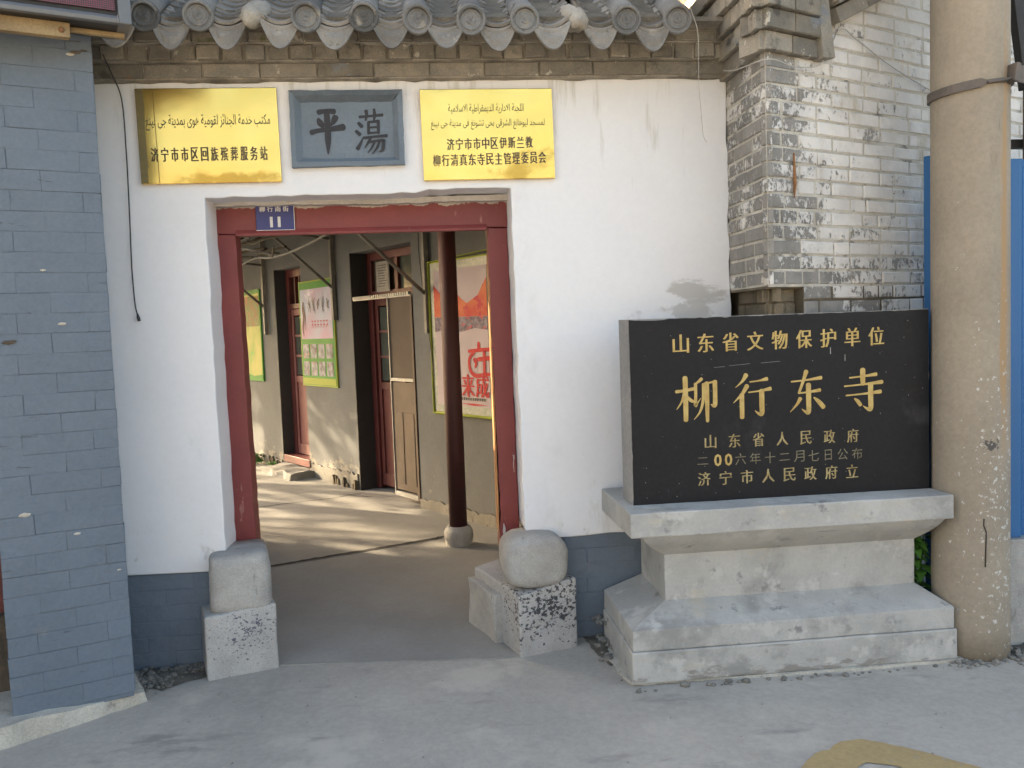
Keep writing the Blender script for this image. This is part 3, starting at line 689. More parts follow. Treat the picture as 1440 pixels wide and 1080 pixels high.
# ------------------------------------------------------------------ plaques on the gate wall
def brass_plaque(name, x0, x1, z0, z1, m, label, group, build, skew=0.0, dull=0):
    t = thing(name, label, 'plaque', fr((x0+x1)/2, -.026, z0), group)
    bm = B(); box(bm, x0, x1, -.024, -.004, z0, z1)
    if skew:
        for v in bm.verts:
            if v.co.z < (z0+z1)/2: v.co.x += skew
    obj('plate', bm, m, ID, t, bevel=.003)
    build(t)
    return t
def plq1(t):
    bm = B(); put_glyphs(bm, arabic('مكتب خدمة الجنائز لقومية هوى بمدينة جى نينغ'), -.957, 2.603, .565, .074, -.0255, bold=.004, res=2)
    obj('arabic_lettering', bm, 'greenink', ID, t)
    bm = B(); cjk_line(bm, '济宁市市区回族殡葬服务站', -1.207, -.712, 2.457, 2.456, .031, .064, -.0255, dup=.0018)
    obj('chinese_lettering', bm, 'brownink', ID, t)
    bm = B(); prism(bm, [(-1.2735, 2.327), (-1.242, 2.327), (-1.243, 2.38), (-1.238, 2.40), (-1.243, 2.56), (-1.240, 2.66), (-1.244, 2.756), (-1.2775, 2.756)], -.0262, -.0245, 'y'); obj('dull_margin', bm, 'brass_dull', ID, t)
    bm = B(); tube(bm, [(-1.200, -.0262, 2.755), (-1.197, -.0262, 2.6), (-1.194, -.0262, 2.45), (-1.193, -.0262, 2.328)], .0012, 5); obj('scratch', bm, 'brass_dull', ID, t)
def plq2(t):
    bm = B(); put_glyphs(bm, arabic('اللجنة الادارية الديمقراطية الاسلامية'), .345, 2.650, .365, .048, -.0255, bold=.003)
    put_glyphs(bm, arabic('لمسجد ليوهانغ الشرقى بحى تشونغ فى مدينة جى نينغ'), .352, 2.577, .55, .050, -.0255, bold=.002)
    obj('arabic_lettering', bm, 'greenink', ID, t)
    bm = B(); cjk_line(bm, '济宁市市中区伊斯兰教', .168, .548, 2.484, 2.489, .033, .054, -.0255, dup=.0018)
    cjk_line(bm, '柳行清真东寺民主管理委员会', .098, .610, 2.408, 2.415, .034, .055, -.0255, dup=.0018)
    obj('chinese_lettering', bm, 'brownink', ID, t)
brass_plaque('brass_plaque', -1.280, -.640, 2.323, 2.760, 'brass1', 'brass plaque with one Arabic line and one Chinese line, left of the stone name panel', 'brass plaques over the doorway', plq1, .004)
brass_plaque('brass_plaque', .030, .668, 2.314, 2.745, 'brass2', 'brass plaque with two Arabic lines and two Chinese lines, right of the stone name panel', 'brass plaques over the doorway', plq2, .003)

PING = [[(.26, .93, .11), (.5, .95, .09), (.72, .93, .12)], [(.24, .78, .07), (.29, .70, .13), (.37, .63, .10)], [(.76, .80, .13), (.70, .72, .11), (.61, .63, .04)],
        [(.02, .50, .11), (.2, .53, .09), (.6, .55, .10), (.98, .58, .14)], [(.50, .94, .12), (.51, .6, .12), (.505, .3, .12), (.49, .02, .03)]]
DANG = [[(.14, .86, .07), (.5, .87, .06), (.88, .88, .08)], [(.36, .99, .09), (.37, .88, .07), (.33, .78, .05)], [(.62, 1.02, .06), (.63, .88, .08), (.60, .77, .04)],
        [(.10, .72, .08), (.20, .64, .09)], [(.01, .54, .08), (.12, .46, .09)], [(.03, .14, .10), (.12, .24, .07), (.24, .40, .03)],
        [(.42, .73, .07), (.41, .47, .07)], [(.42, .73, .06), (.74, .74, .07)], [(.74, .75, .08), (.73, .47, .07)], [(.44, .605, .05), (.72, .61, .05)], [(.43, .48, .05), (.73, .485, .05)],
        [(.28, .375, .07), (.6, .39, .06), (.99, .40, .08)], [(.47, .37, .07), (.38, .26, .06), (.26, .14, .02)], [(.42, .275, .06), (.86, .30, .07), (.88, .24, .08), (.84, .08, .08), (.72, .04, .02)],
        [(.60, .28, .06), (.50, .15, .05), (.36, .03, .02)], [(.76, .29, .06), (.66, .13, .06), (.50, .0, .02)]]
def name_panel():
    t = thing('stone_name_panel', 'blue-grey framed panel with two black brush characters above the doorway', 'plaque', fr(-.32, -.04, 2.39))
    x0, x1, z0, z1 = -.583, -.054, 2.388, 2.742; a = .052; rnd = random.Random(4)
    bm = B(); box(bm, x0+a*.8, x1-a*.8, -.008, .05, z0+a*.8, z1-a*.8); obj('panel', bm, 'stonepanel', ID, t)
    O = [(x0, z0), (x1, z0+.004), (x1, z1), (x0, z1)]; I = [(x0+a, z0+a*.85), (x1-a, z0+a*.85), (x1-a, z1-a), (x0+a, z1-a)]
    for i in range(4):
        k = (i+1) % 4; bm = B(); P = []
        n = 9; rows = [[], [], [], []]
        for s in range(n+1):
            f = s/n; o = Vector(O[i]).lerp(Vector(O[k]), f); q = Vector(I[i]).lerp(Vector(I[k]), f)
            jo = lambda m=.0025: rnd.uniform(-m, m)
            rows[0].append(bm.verts.new((o.x+jo(), .01, o.y+jo()))); rows[1].append(bm.verts.new((o.x+jo(), -.034, o.y+jo())))
            mid = o.lerp(q, .45); rows[2].append(bm.verts.new((mid.x+jo(), -.036+jo(), mid.y+jo()))); rows[3].append(bm.verts.new((q.x+jo(), -.006, q.y+jo())))
        for r0, r1 in zip(rows, rows[1:]):
            for s in range(n): bm.faces.new((r0[s], r0[s+1], r1[s+1], r1[s]))
        bm.faces.new([r[0] for r in rows]); bm.faces.new([r[-1] for r in rows][::-1])
        obj('frame_side', bm, 'paneldark' if i == 2 else 'stonepanel', ID, t)
    bm = B(); strokes(bm, PING, -.413, 2.555, .155, .215, -.0095, slant=.04, k=1.5); obj('character', bm, 'ink', ID, t)
    bm = B(); strokes(bm, DANG, -.207, 2.550, .145, .205, -.0095, slant=.04, k=1.35); obj('character', bm, 'ink', ID, t)
name_panel()
def number_plate():
    t = thing('house_number_plate', 'small blue enamel house number plate reading 11 on the red lintel', 'sign', fr(-.713, .2, 2.125))
    bm = B(); box(bm, -.808, -.620, .210, .2155, 2.126, 2.244); obj('plate', bm, 'blueplate', ID, t, bevel=.002)
    bm = B(); box(bm, -.8085, -.620, .2085, .212, 2.1235, 2.1262); box(bm, -.6215, -.6190, .2085, .212, 2.1262, 2.243); obj('worn_edge', bm, 'whitepaint', ID, t)
    bm = B(); cjk_line(bm, '柳行南街', -.775, -.660, 2.229, 2.229, .027, .027, .2085, dup=.0009); obj('street_name', bm, 'whitepaint', ID, t)
    bm = B(); put_glyphs(bm, '1', -.733, 2.165, .014, .052, .2085, bold=.02); put_glyphs(bm, '1', -.695, 2.165, .014, .052, .2085, bold=.02); obj('number', bm, 'whitepaint', ID, t)
number_plate()

# ------------------------------------------------------------------ building at the left
FLB = fr(-1.32, -.419, 0, 23.5)       # local x runs along its front, 0 at its right corner; -y faces the street
def left_building():
    t = thing('brick_shop', 'blue-grey painted brick building at the left edge with a thick corner pier', 'building', FLB)
    obj('pier_core', box(B(), -.458, -.004, .0015, .42, .055, 2.86), 'blue_paint', FLB, t)
    brick_face(t, FLB, -.462, 0, .075, 2.86, .0825, .262, .0014, 'blue_paint', proud=.0022, depth=.03, seed=12, jy=.0009, vj=.0006, cham=.0012)
    FS = FLB @ Matrix.Rotation(R_(90), 4, 'Z')
    brick_face(t, FS, .014, .42, .075, 2.86, .0825, .262, .0014, 'blue_paint', proud=.0022, depth=.03, seed=13, jy=.0009, vj=.0006, cham=.0012)
    # holes and a rusty fixing in the paint
    bm = B()
    for x, z, s in ((-.375, 1.61, .024), (-.36, 1.615, .014), (-.06, 2.79, .02), (-.03, 2.80, .012)):
        bm2 = bmesh.ops.create_icosphere(bm, subdivisions=1, radius=s); bmesh.ops.scale(bm, vec=(1.2, .25, .35), verts=bm2['verts']); bmesh.ops.translate(bm, vec=(x, -.004, z), verts=bm2['verts'])
    tag(obj('fixing_holes', bm, 'bark', FLB, t), kind='stuff')
    bm = B()
    for x, z, s in ((-.365, .905, .02), (-.18, .80, .012), (-.235, 1.90, .010), (-.18, 1.68, .014), (-.08, 2.78, .014), (-.03, .62, .008)):
        bm2 = bmesh.ops.create_icosphere(bm, subdivisions=1, radius=s); bmesh.ops.scale(bm, vec=(1.3, .22, .5), verts=bm2['verts']); bmesh.ops.translate(bm, vec=(x, -.004, z), verts=bm2['verts'])
    tag(obj('chipped_render', bm, 'kerb', FLB, t), kind='stuff')
    # body of the building with its recessed red shop door
    bm = B(); box(bm, -2.7, -.2, .44, 1.05, 0, 3.9); box(bm, -2.7, .0, .02, 1.05, 3.40, 3.9); obj('wall', bm, 'blue_mortar', FLB, t)
    bm = B(); box(bm, -1.9, -.47, .36, .43, .08, 2.6); obj('door', bm, 'door_red', FLB, t)
    bm = B(); box(bm, -1.9, -.465, .30, .37, .08, .42); obj('door_plinth', bm, 'bark', FLB, t)
    bm = B(); box(bm, -2.7, -2.0, .0, .4, 0, 2.86); obj('pier', bm, 'blue_mortar', FLB, t)
    bm = B(); box(bm, -2.8, .10, -.05, 1.1, 3.9, 4.05); obj('parapet', bm, 'concrete', FLB, t)
left_building()
def led_sign():
    t = thing('led_sign', 'long dot-matrix display box in a grey metal frame above the blue-grey pier', 'sign', FLB @ Matrix.Translation((-1, -.15, 2.8)))
    F = FLB @ Matrix.Translation((0, -.25, .0))
    obj('housing', box(B(), -2.6, .128, .010, .200, 2.847, 3.36), 'dark_iron', F, t)
    me_o = F @ Matrix.Translation((-1.25, .000, 3.11)); obj('display_panel', box(B(), -1.33, 1.325, 0, .01, -.215, .21), 'led', me_o, t)
    bm = prism(B(), [(.012, 2.843), (.012, 2.875), (.004, 2.878), (-.004, 2.874), (-.010, 2.862), (-.008, 2.846)], -2.6, .130, 'x'); obj('frame_rail', bm, 'alu', F, t, bevel=.003)
    bm = prism(B(), [(0, 3.33), (.03, 3.33), (.03, 3.37), (-.006, 3.37)], -2.6, .130, 'x'); obj('frame_rail', bm, 'alu', F, t, bevel=.003)
    obj('frame_stile', box(B(), .085, .133, -.011, .200, 2.845, 3.372), 'alu', F, t, bevel=.004)
    bm = tube(B(), [(.082, -.012, 2.876), (.083, -.013, 2.846)], .0016, 6); obj('corner_seam', bm, 'silver', F, t)
    t2 = thing('wooden_batten', 'varnished yellow batten under the dot-matrix display box', 'batten', FLB @ Matrix.Translation((-.5, -.06, 2.83)))
    obj('rail', box(B(), -2.6, -.085, -.19, -.15, 2.788, 2.845, .002), 'batten', FLB, t2, bevel=.003)
    obj('rail', box(B(), -.084, .115, -.150, -.125, 2.826, 2.844, .002), 'batten', FLB, t2, bevel=.002)
    bm = B(); bmesh.ops.create_uvsphere(bm, u_segments=10, v_segments=6, radius=.011); obj('screw_head', bm, 'rust', FLB @ Matrix.Translation((-.115, -.191, 2.815)), t2)
led_sign()
def cables():
    pts = [(-1.35, -.20, 2.86), (-1.345, -.12, 2.80), (-1.33, -.05, 2.70), (-1.332, -.03, 2.45), (-1.338, -.022, 2.20), (-1.345, -.018, 1.95), (-1.342, -.018, 1.78), (-1.333, -.02, 1.72)]
    t = thing('hanging_cable', 'thin black cable hanging down the white wall left of the brass plaque', 'cable', fr(-1.34, -.02, 1.7))
    obj('cord', tube(B(), [p[:3] for p in catmull(pts, 5)], .0032, 8), 'cable', ID, t, smooth=True)
    obj('plug', tube(B(), [(-1.333, -.02, 1.725), (-1.330, -.02, 1.705), (-1.326, -.02, 1.69)], [.004, .008, .007], 8), 'cable', ID, t, smooth=True)
    pts = [(1.222, -.40, 3.10), (1.25, -.38, 3.0), (1.285, -.37, 2.90), (1.29, -.36, 2.78), (1.30, -.33, 2.66), (1.31, -.33, 2.50), (1.315, -.33, 2.44), (1.33, -.33, 2.41)]
    o = obj('dangling_string', tube(B(), [p[:3] for p in catmull(pts, 5)], .0016, 5), 'string'); tag(o, 'pale string dangling over the right end of the roof tiles down the white wall', 'string')
cables()

# ------------------------------------------------------------------ brick house at the right
FRB = fr(1.55, -.48, 0, 25.3)          # local x along its street face from the corner
def right_house():
    t = thing('brick_house', 'brick house with flaking whitewash and corbelled corner, right of the gate', 'building', FRB)
    c, s = math.cos(R_(25.3)), math.sin(R_(25.3))
    def L2W(u, v): return (1.55+u*c-v*s, -.48+u*s+v*c)
    top = [(1.5545, .9), (1.5545, -.477), L2W(.005, .0045), L2W(5.0, .0045), L2W(5.0, 4), (1.5545, 4)]
    low = [(1.605, .9), (1.605, -.40), L2W(.045, .058), L2W(.235, .058), L2W(.236, .0045), L2W(5, .0045), L2W(5, 4), (1.605, 4)]
    obj('wall_core', prism(B(), top, 1.735, 3.9), 'peel_mortar', ID, t)
    obj('wall_core', prism(B(), low, 0, 1.734), 'brown', ID, t)
    brick_face(t, FRB, .0, 1.62, 1.741, 3.28, .0690, .232, .010, 'peel', proud=.0, depth=.03, seed=31, jy=.0025, pat='mixed', cham=.005,
               skip=lambda x, z: z > 2.75 and x < .36)
    brick_face(t, FRB, 1.62, 2.9, 2.017, 3.28, .0690, .232, .010, 'peel', depth=.03, seed=35, jy=.0025, cham=.005)
    brick_face(t, FRB, .235, 1.62, 1.258, 1.741, .0690, .232, .010, 'peel', depth=.03, seed=33, jy=.0025, cham=.005, pat='mixed')
    brick_face(t, FRB, .9, 1.9, .016, 1.258, .0690, .232, .010, 'peel', depth=.03, seed=36, jy=.0025, cham=.005)
    FSd = fr(1.55, 0.02, 0, -90)       # left-facing side, local x running towards the street
    brick_face(t, FSd, .0, .50, 1.741, 2.77, .0690, .232, .010, 'peel', depth=.03, seed=34, jy=.0025, pat='mixed', cham=.005)
    # recessed, soiled bricks where the corner has been cut away
    brick_face(t, fr(1.592, .0, 0, -90), 0, .43, 1.25, 1.735, .0690, .232, .008, 'brown', depth=.04, seed=41, jy=.012)
    brick_face(t, fr(*L2W(0, .042), 0, 25.3), .05, .232, 1.25, 1.735, .0690, .232, .008, 'brown', depth=.04, seed=42, jy=.008)
    bm = B(); prism(bm, [(1.552, .0), (1.552, -.46), L2W(.012, .012), L2W(.23, .012), L2W(.23, .14), (1.70, .0)], 1.728, 1.7395); obj('rust_flake_ledge', bm, 'brown', ID, t)
    # corbel: three courses stepping outwards on both faces, and the slanting cap above them
    rnd = random.Random(17)
    for k, (z0, off, u1) in enumerate(((2.772, .035, .318), (2.856, .060, .300), (2.940, .085, .285), (3.024, .11, .27), (3.108, .135, .26))):
        h = .080; a = -off*.80
        us = [a, (a+u1)/2+rnd.uniform(-.03, .03), u1]
        for u0_, u1_ in zip(us, us[1:]):
            me = brick_mesh(u1_-u0_-.006, h, 'oldbrick', .16, k % 4, .003, .004)
            o = bpy.data.objects.new('corbel_brick', me); _link(o, FRB @ Matrix.Translation(((u0_+u1_)/2, -off+rnd.uniform(-.002, .002), z0+h/2)), t)
        FS2 = fr(1.55-off, .20, 0, -90); L = .68+off*.8; n = 3
        for i in range(n):
            me = brick_mesh(L/n-.006, h, 'oldbrick', .045, (k+i) % 4, .003, .004)
            o = bpy.data.objects.new('corbel_brick', me); _link(o, FS2 @ Matrix.Translation((L/n*(i+.5), rnd.uniform(-.002, .002), z0+h/2)), t)
    bm = B(); prism(bm, [L2W(-.02, -.02), L2W(.28, -.02), L2W(.28, .1), (1.62, .1), (1.545, .1)], 2.772, 3.2); obj('corbel_core', bm, 'mortar_dark', ID, t)
    bm = B(); box(bm, 0, .075, -.018, .05, 0, .60, .004); obj('slanting_corbel_face', bm, 'oldbrick', FRB @ Matrix.Translation((.318, -.045, 2.765)) @ Matrix.Rotation(R_(-9), 4, 'Y'), t, bevel=.004)
    for i in range(4):
        M = FRB @ Matrix.Translation((.445+.215*i, -.055, 2.945+.105*i)) @ Matrix.Rotation(R_(-26), 4, 'Y')
        obj('gable_brick', box(B(), 0, .232, 0, .10, 0, .072, .003), 'oldbrick', M, t, bevel=.004)
        obj('gable_brick', box(B(), 0, .232, 0, .10, 0, .072, .003), 'oldbrick', M @ Matrix.Translation((-.01, -.03, .078)), t, bevel=.004)
    bm = B(); 
    tube(bm, [(0, -.009, 2.34), (.004, -.009, 2.20), (.0, -.009, 2.14)], [.004, .009, .003], 6); obj('rust_streak', bm, 'rust', FRB @ Matrix.Translation((.175, .004, .0)), t)
    bm = prism(B(), [(-.2, 3.9), (4.9, 3.9), (4.9, 4.1), (-.2, 4.1)], -.3, 4, 'y'); obj('roof', bm, 'tile', FRB, t)
right_house()
def wires():
    c, s = math.cos(R_(25.3)), math.sin(R_(25.3)); W = lambda u, v, z: (1.55+u*c-v*s, -.48+u*s+v*c, z)
    pts = [(1.50, -.10, 2.80), (1.49, -.30, 2.745), W(-.03, -.05, 2.72), W(.15, -.03, 2.715), W(.30, -.045, 2.735), W(.42, -.012, 2.84), W(.505, -.014, 2.935), W(.62, -.014, 2.90), W(.9, -.016, 2.80), W(1.3, -.02, 2.70), W(1.5, -.03, 2.66)]
    o = obj('slack_wire', tube(B(), [p[:3] for p in catmull(pts, 5)], .0030, 6), 'string'); tag(o, 'pale slack wire strung across the flaking brick wall up to a peak beside the corbel', 'wire')
wires()

# ------------------------------------------------------------------ stone tablet on its pedestal
def pedestal():
    t = thing('pedestal', 'waisted grey concrete pedestal carrying the black tablet', 'pedestal', fr(1.6, -.3, 0))
    def slab(name, x0, x1, y0, z0, z1, **k):
        obj(name, rough_block(x0, x1, y0, -.012, z0, z1, 0, .0028, 9), 'concrete', ID, t, bevel=.006)
    slab('foot_course', .846, 2.358, -.620, .012, .152)
    slab('base_course', .852, 2.350, -.612, .153, .252)
    def frustum(name, r0, r1, z0, z1, curve=0, n=1):
        bm = B(); rings = []
        for i in range(n+1):
            f = i/n; g = f if not curve else .55*f+.45*math.sin(f*math.pi/2)
            q = [a+(b-a)*g for a, b in zip(r0, r1)]; z = z0+(z1-z0)*f
            rings.append([bm.verts.new(p) for p in ((q[0], q[2], z), (q[1], q[2], z), (q[1], q[3], z), (q[0], q[3], z))])
        for a, b in zip(rings, rings[1:]):
            for k in range(4): bm.faces.new((a[k], a[(k+1) % 4], b[(k+1) % 4], b[k]))
        bm.faces.new(rings[0]); bm.faces.new(rings[-1]); obj(name, bm, 'concrete', ID, t, bevel=.004)
    frustum('sloping_base', (.853, 2.349, -.611, -.013), (1.046, 2.257, -.448, -.014), .2525, .322)
    obj('waist', rough_block(1.048, 2.255, -.450, -.016, .318, .56, 0, .002, 8), 'concrete', ID, t, bevel=.004)
    frustum('flared_neck', (1.046, 2.257, -.452, -.014), (.905, 2.312, -.605, -.013), .535, .660, 1, 7)
    slab('top_course', .855, 2.345, -.618, .6605, .770)
    bm = B(); pts = rag([(.84, -.60), (1.6, -.632), (2.38, -.635), (2.40, -.45), (2.3, -.2), (.82, -.01), (.80, -.3)], .07, .012, random.Random(6)); prism(bm, pts, -.02, .012)
    obj('mortar_bed', bm, 'kerb', ID, t)
pedestal()
LIU = [[(.0, .69, .06), (.2, .70, .05), (.43, .73, .06)], [(.22, 1.0, .09), (.225, .5, .09), (.22, .0, .085)], [(.20, .66, .06), (.13, .45, .04), (.0, .27, .012)], [(.27, .55, .04), (.34, .47, .06), (.40, .43, .05)],
       [(.62, .95, .06), (.55, .89, .05), (.46, .84, .02)], [(.47, .84, .06), (.47, .55, .055), (.46, .33, .06), (.52, .40, .03), (.60, .50, .01)], [(.665, .82, .06), (.65, .45, .055), (.57, .18, .04), (.42, .0, .012)],
       [(.70, .84, .035), (.85, .85, .035), (.96, .87, .05)], [(.945, .86, .085), (.945, .55, .08), (.93, .30, .08), (.84, .33, .015)], [(.745, .84, .08), (.745, .4, .08), (.745, -.06, .06)]]
XING = [[(.36, 1.0, .09), (.26, .86, .05), (.08, .72, .012)], [(.38, .74, .09), (.25, .56, .06), (.02, .36, .012)], [(.24, .54, .09), (.24, .3, .09), (.24, .0, .085)],
        [(.46, .83, .028), (.7, .845, .032), (.90, .875, .075)], [(.42, .585, .028), (.7, .60, .032), (.99, .635, .075)], [(.76, .60, .10), (.76, .3, .10), (.755, .06, .09), (.66, .07, .05), (.58, .14, .012)]]
DONG = [[(.10, .80, .03), (.5, .815, .034), (.90, .845, .07)], [(.50, 1.02, .09), (.42, .80, .06), (.30, .52, .05)], [(.29, .515, .035), (.5, .52, .035), (.86, .55, .07)],
        [(.555, .70, .10), (.555, .35, .10), (.55, .05, .09), (.46, .06, .05), (.37, .13, .012)], [(.33, .38, .08), (.24, .25, .05), (.06, .08, .012)], [(.70, .38, .03), (.82, .28, .08), (.95, .14, .09)]]
SI = [[(.16, .83, .03), (.5, .845, .034), (.85, .87, .07)], [(.5, 1.0, .10), (.5, .85, .10), (.5, .66, .085)], [(.02, .635, .03), (.5, .65, .034), (1.0, .675, .075)],
      [(.06, .41, .03), (.5, .42, .034), (.96, .445, .075)], [(.70, .64, .10), (.70, .3, .10), (.695, .05, .09), (.60, .06, .05), (.50, .13, .012)], [(.28, .32, .03), (.36, .25, .07), (.43, .16, .07)]]
def tablet():
    t = thing('stone_tablet', 'black granite tablet with gold Chinese inscription standing on the concrete pedestal', 'tablet', fr(1.615, -.36, .77))
    x0, x1, z0, z1 = .909, 2.332, .7705, 1.611; rnd = random.Random(9)
    obj('slab', rough_block(x0, x1, -.4475, -.265, z0, z1, 0, .0012, 10), 'granite_side', ID, t)
    out = [(x0+.002, z0), (x1-.002, z0)] + [(x1-.002-abs(rnd.gauss(0, .001)), z0+(z1-z0)*i/30) for i in range(1, 30)] + [(x1-.002, z1-.002)]
    out += [(x1-(x1-x0)*i/60, z1-.002-abs(rnd.gauss(0, .0015))-(.004 if 52 < i < 58 else 0)) for i in range(1, 60)] + [(x0+.003, z1-.002)]
    out += [(x0+.003+abs(rnd.gauss(0, .0012)), z1-(z1-z0)*i/30) for i in range(1, 30)]
    obj('polished_face', prism(B(), out, -.452, -.446, 'y'), 'granite', ID, t)
    y = -.4528
    cjk_chars(t, 'gold', '山东省文物保护单位', 1.148, 2.073, 1.494, 1.494, .072, .084, y, dup=.0022, bold=-.004, shear=.03)
    for ch, cx, w, S in ((0, 1.217, .19, LIU), (1, 1.474, .18, XING), (2, 1.734, .178, DONG), (3, 2.006, .185, SI)):
        bm = B(); strokes(bm, S, cx, 1.245, w, .192, y, slant=.03, k=1.35); obj('character', bm, 'gold', ID, t)
    cjk_chars(t, 'gold_dim', '山东省人民政府', 1.276, 1.955, 1.044, 1.038, .052, .062, y, dup=.0016, bold=-.006, shear=.03)
    cjk_chars(t, 'gold_grey', '六年十二月七日公布', 1.416, 1.975, .957, .953, .050, .052, y, bold=-.004, shear=.03)
    cjk_chars(t, 'gold_grey', '二', 1.238, 1.238, .957, .957, .05, .052, y, bold=-.004)
    for cx in (1.309, 1.359): bm = B(); put_glyphs(bm, '0', cx, .957, .036, .056, y, bold=.02); obj('character', bm, 'gold', ID, t)
    cjk_chars(t, 'gold_dim', '济宁市人民政府立', 1.243, 1.950, .874, .872, .056, .062, y, dup=.0016, bold=-.006, shear=.03)
    bm = B()
    for _ in range(70):
        x, z = rnd.uniform(x0+.03, x1-.03), rnd.uniform(z0+.02, z1-.03)*1; r = rnd.uniform(.0008, .0022)
        vs = [bm.verts.new((x+r*rnd.uniform(.5, 1.3)*math.cos(a), -.4523, z+r*rnd.uniform(.5, 1.5)*math.sin(a))) for a in [k*math.pi/3 for k in range(6)]]; bm.faces.new(vs)
    for x, z, dx, dz in ((1.37, 1.385, .10, .006), (1.52, 1.392, .09, .004), (1.30, 1.38, .05, .003), (1.85, 1.42, .004, .03), (2.05, 1.17, .006, .03), (1.92, 1.385, .003, .03)):
        vs = [bm.verts.new(p) for p in ((x, -.4524, z), (x+dx, -.4524, z+(dz if dx > .02 else 0)), (x+dx, -.4524, z+dz+.0012), (x, -.4524, z+(.0012 if dx > .02 else dz)))]; bm.faces.new(vs)
    tag(obj('chips_and_scratches', bm, 'silver', ID, t), kind='stuff')
tablet()

# ------------------------------------------------------------------ utility pole
def pole():
    t = thing('utility_pole', 'thick tan concrete utility pole beside the pedestal', 'pole', fr(2.507, -.49))
    prof = []
    n = 40
    for i in range(n+1): z = -.02+7.0*i/n; prof.append((.166-.0018*z, z))
    obj('shaft', lathe(B(), prof, 64, 2.507, -.49), 'pole', ID, t, smooth=True)
    # iron strap and its clamp
    bm = B(); seg = 48; P = []
    for k in range(seg+1):
        a = R_(-185)+R_(370)*k/seg*.98; P.append((2.507+.172*math.cos(a), -.49+.172*math.sin(a)))
    rows = []
    for k, (x, y) in enumerate(P):
        a = math.atan2(y+.49, x-2.507); z = 2.585+.10*(x-2.507)
        h = .019 if x < 2.47 else .009
        rows.append([bm.verts.new((2.507+(r)*math.cos(a), -.49+r*math.sin(a), z+dz)) for r, dz in ((.162, -h), (.175, -h), (.175, h), (.162, h))])
    for a, b in zip(rows, rows[1:]):
        for k in range(4): bm.faces.new((a[k], a[(k+1) % 4], b[(k+1) % 4], b[k]))
    bm.faces.new(rows[0]); bm.faces.new(rows[-1]); obj('strap', bm, 'iron', ID, t)
    F = Matrix.Translation((2.60, -.635, 2.615)) @ Matrix.Rotation(R_(8), 4, 'Z') @ Matrix.Rotation(R_(9), 4, 'Y')
    bm = B(); prism(bm, [(-.03, .04), (.045, .04), (.045, .033), (-.023, .033), (-.023, -.035), (-.03, -.035)], -.01, .5, 'x'); obj('bracket_arm', bm, 'iron', F, t, bevel=.002)
    bm = B(); box(bm, -.012, .012, -.04, .03, -.035, .045); obj('bolt_plate', bm, 'iron', F, t, bevel=.003)
    bm = B(); tube(bm, [(2.60, -.655, 2.60), (2.53, -.668, 2.585), (2.47, -.668, 2.578)], .006, 8); obj('bolt', bm, 'iron', ID, t)
    bm = B(); P = [(2.466, -.650, .66), (2.464, -.651, .63), (2.475, -.653, .60), (2.472, -.654, .52), (2.470, -.654, .44)]; tube(bm, P, .0028, 5); obj('crack', bm, 'crack', ID, t)
    # dark steel section leaning behind the pole
    o = obj('steel_stay', prism(B(), [(-.045, 0), (.045, 0), (.045, .05), (-.045, .05)], 0, 1.5), 'dark_iron', Matrix.Translation((2.875, -.42, 2.62)) @ Matrix.Rotation(R_(-8), 4, 'Y'), None, bevel=.004)
    tag(o, 'dark steel section leaning upwards behind the concrete pole', 'steel bar')
    o = obj('steel_upright', box(B(), 2.86, 2.93, -.42, -.36, 1.9, 2.66), 'iron', ID, None, bevel=.004); tag(o, 'rusty upright behind the pole, standing above the blue hoarding', 'steel post')
    bm = B(); box(bm, 2.70, 2.95, -.34, -.30, 2.36, 2.40); o = obj('cross_rail', bm, 'dark_iron', ID, None); tag(o, 'short dark rail behind the pole, just over the blue hoarding', 'rail')
pole()

# ------------------------------------------------------------------ hoarding
def hoarding():
    t = thing('blue_hoarding', 'bright blue corrugated steel hoarding behind the concrete pole', 'fence', fr(2.9, -.46))
    def sheet(p0, p1, z0, z1):
        bm = B(); a = Vector(p0); b = Vector(p1); d = (b-a); L = d.length; d.normalize(); n = Vector((d.y, -d.x)); pts = []
        x = 0
        while x < L:
            for dx, o in ((0, 0), (.10, 0), (.125, -.028), (.165, -.028), (.19, 0)):
                if x+dx <= L: pts.append(a+d*(x+dx)+n*o)
            x += .21
        pts.append(b)
        lo = [bm.verts.new((p.x, p.y, z0)) for p in pts]; hi = [bm.verts.new((p.x, p.y, z1)) for p in pts]
        lo2 = [bm.verts.new((p.x-n.x*.003, p.y-n.y*.003, z0)) for p in pts]; hi2 = [bm.verts.new((p.x-n.x*.003, p.y-n.y*.003, z1)) for p in pts]
        for i in range(len(pts)-1):
            bm.faces.new((lo[i], lo[i+1], hi[i+1], hi[i])); bm.faces.new((lo2[i], hi2[i], hi2[i+1], lo2[i+1])); bm.faces.new((hi[i], hi[i+1], hi2[i+1], hi2[i])); bm.faces.new((lo[i], lo[i+1], lo2[i+1], lo2[i]))
        obj('sheet', bm, 'hoarding', ID, t)
    sheet((2.675, -.468), (4.8, -.55), .515, 2.285)
    sheet((2.488, -.16), (2.668, -.463), .05, 2.36)
    w_ = thing('low_concrete_wall', 'low grey concrete wall under the blue hoarding, right of the pole', 'wall', fr(3.2, -.42))
    obj('wall_body', rough_block(2.665, 4.8, -.505, -.36, -.02, .512, 0, .008, 8), 'stone', ID, w_, bevel=.008)
hoarding()
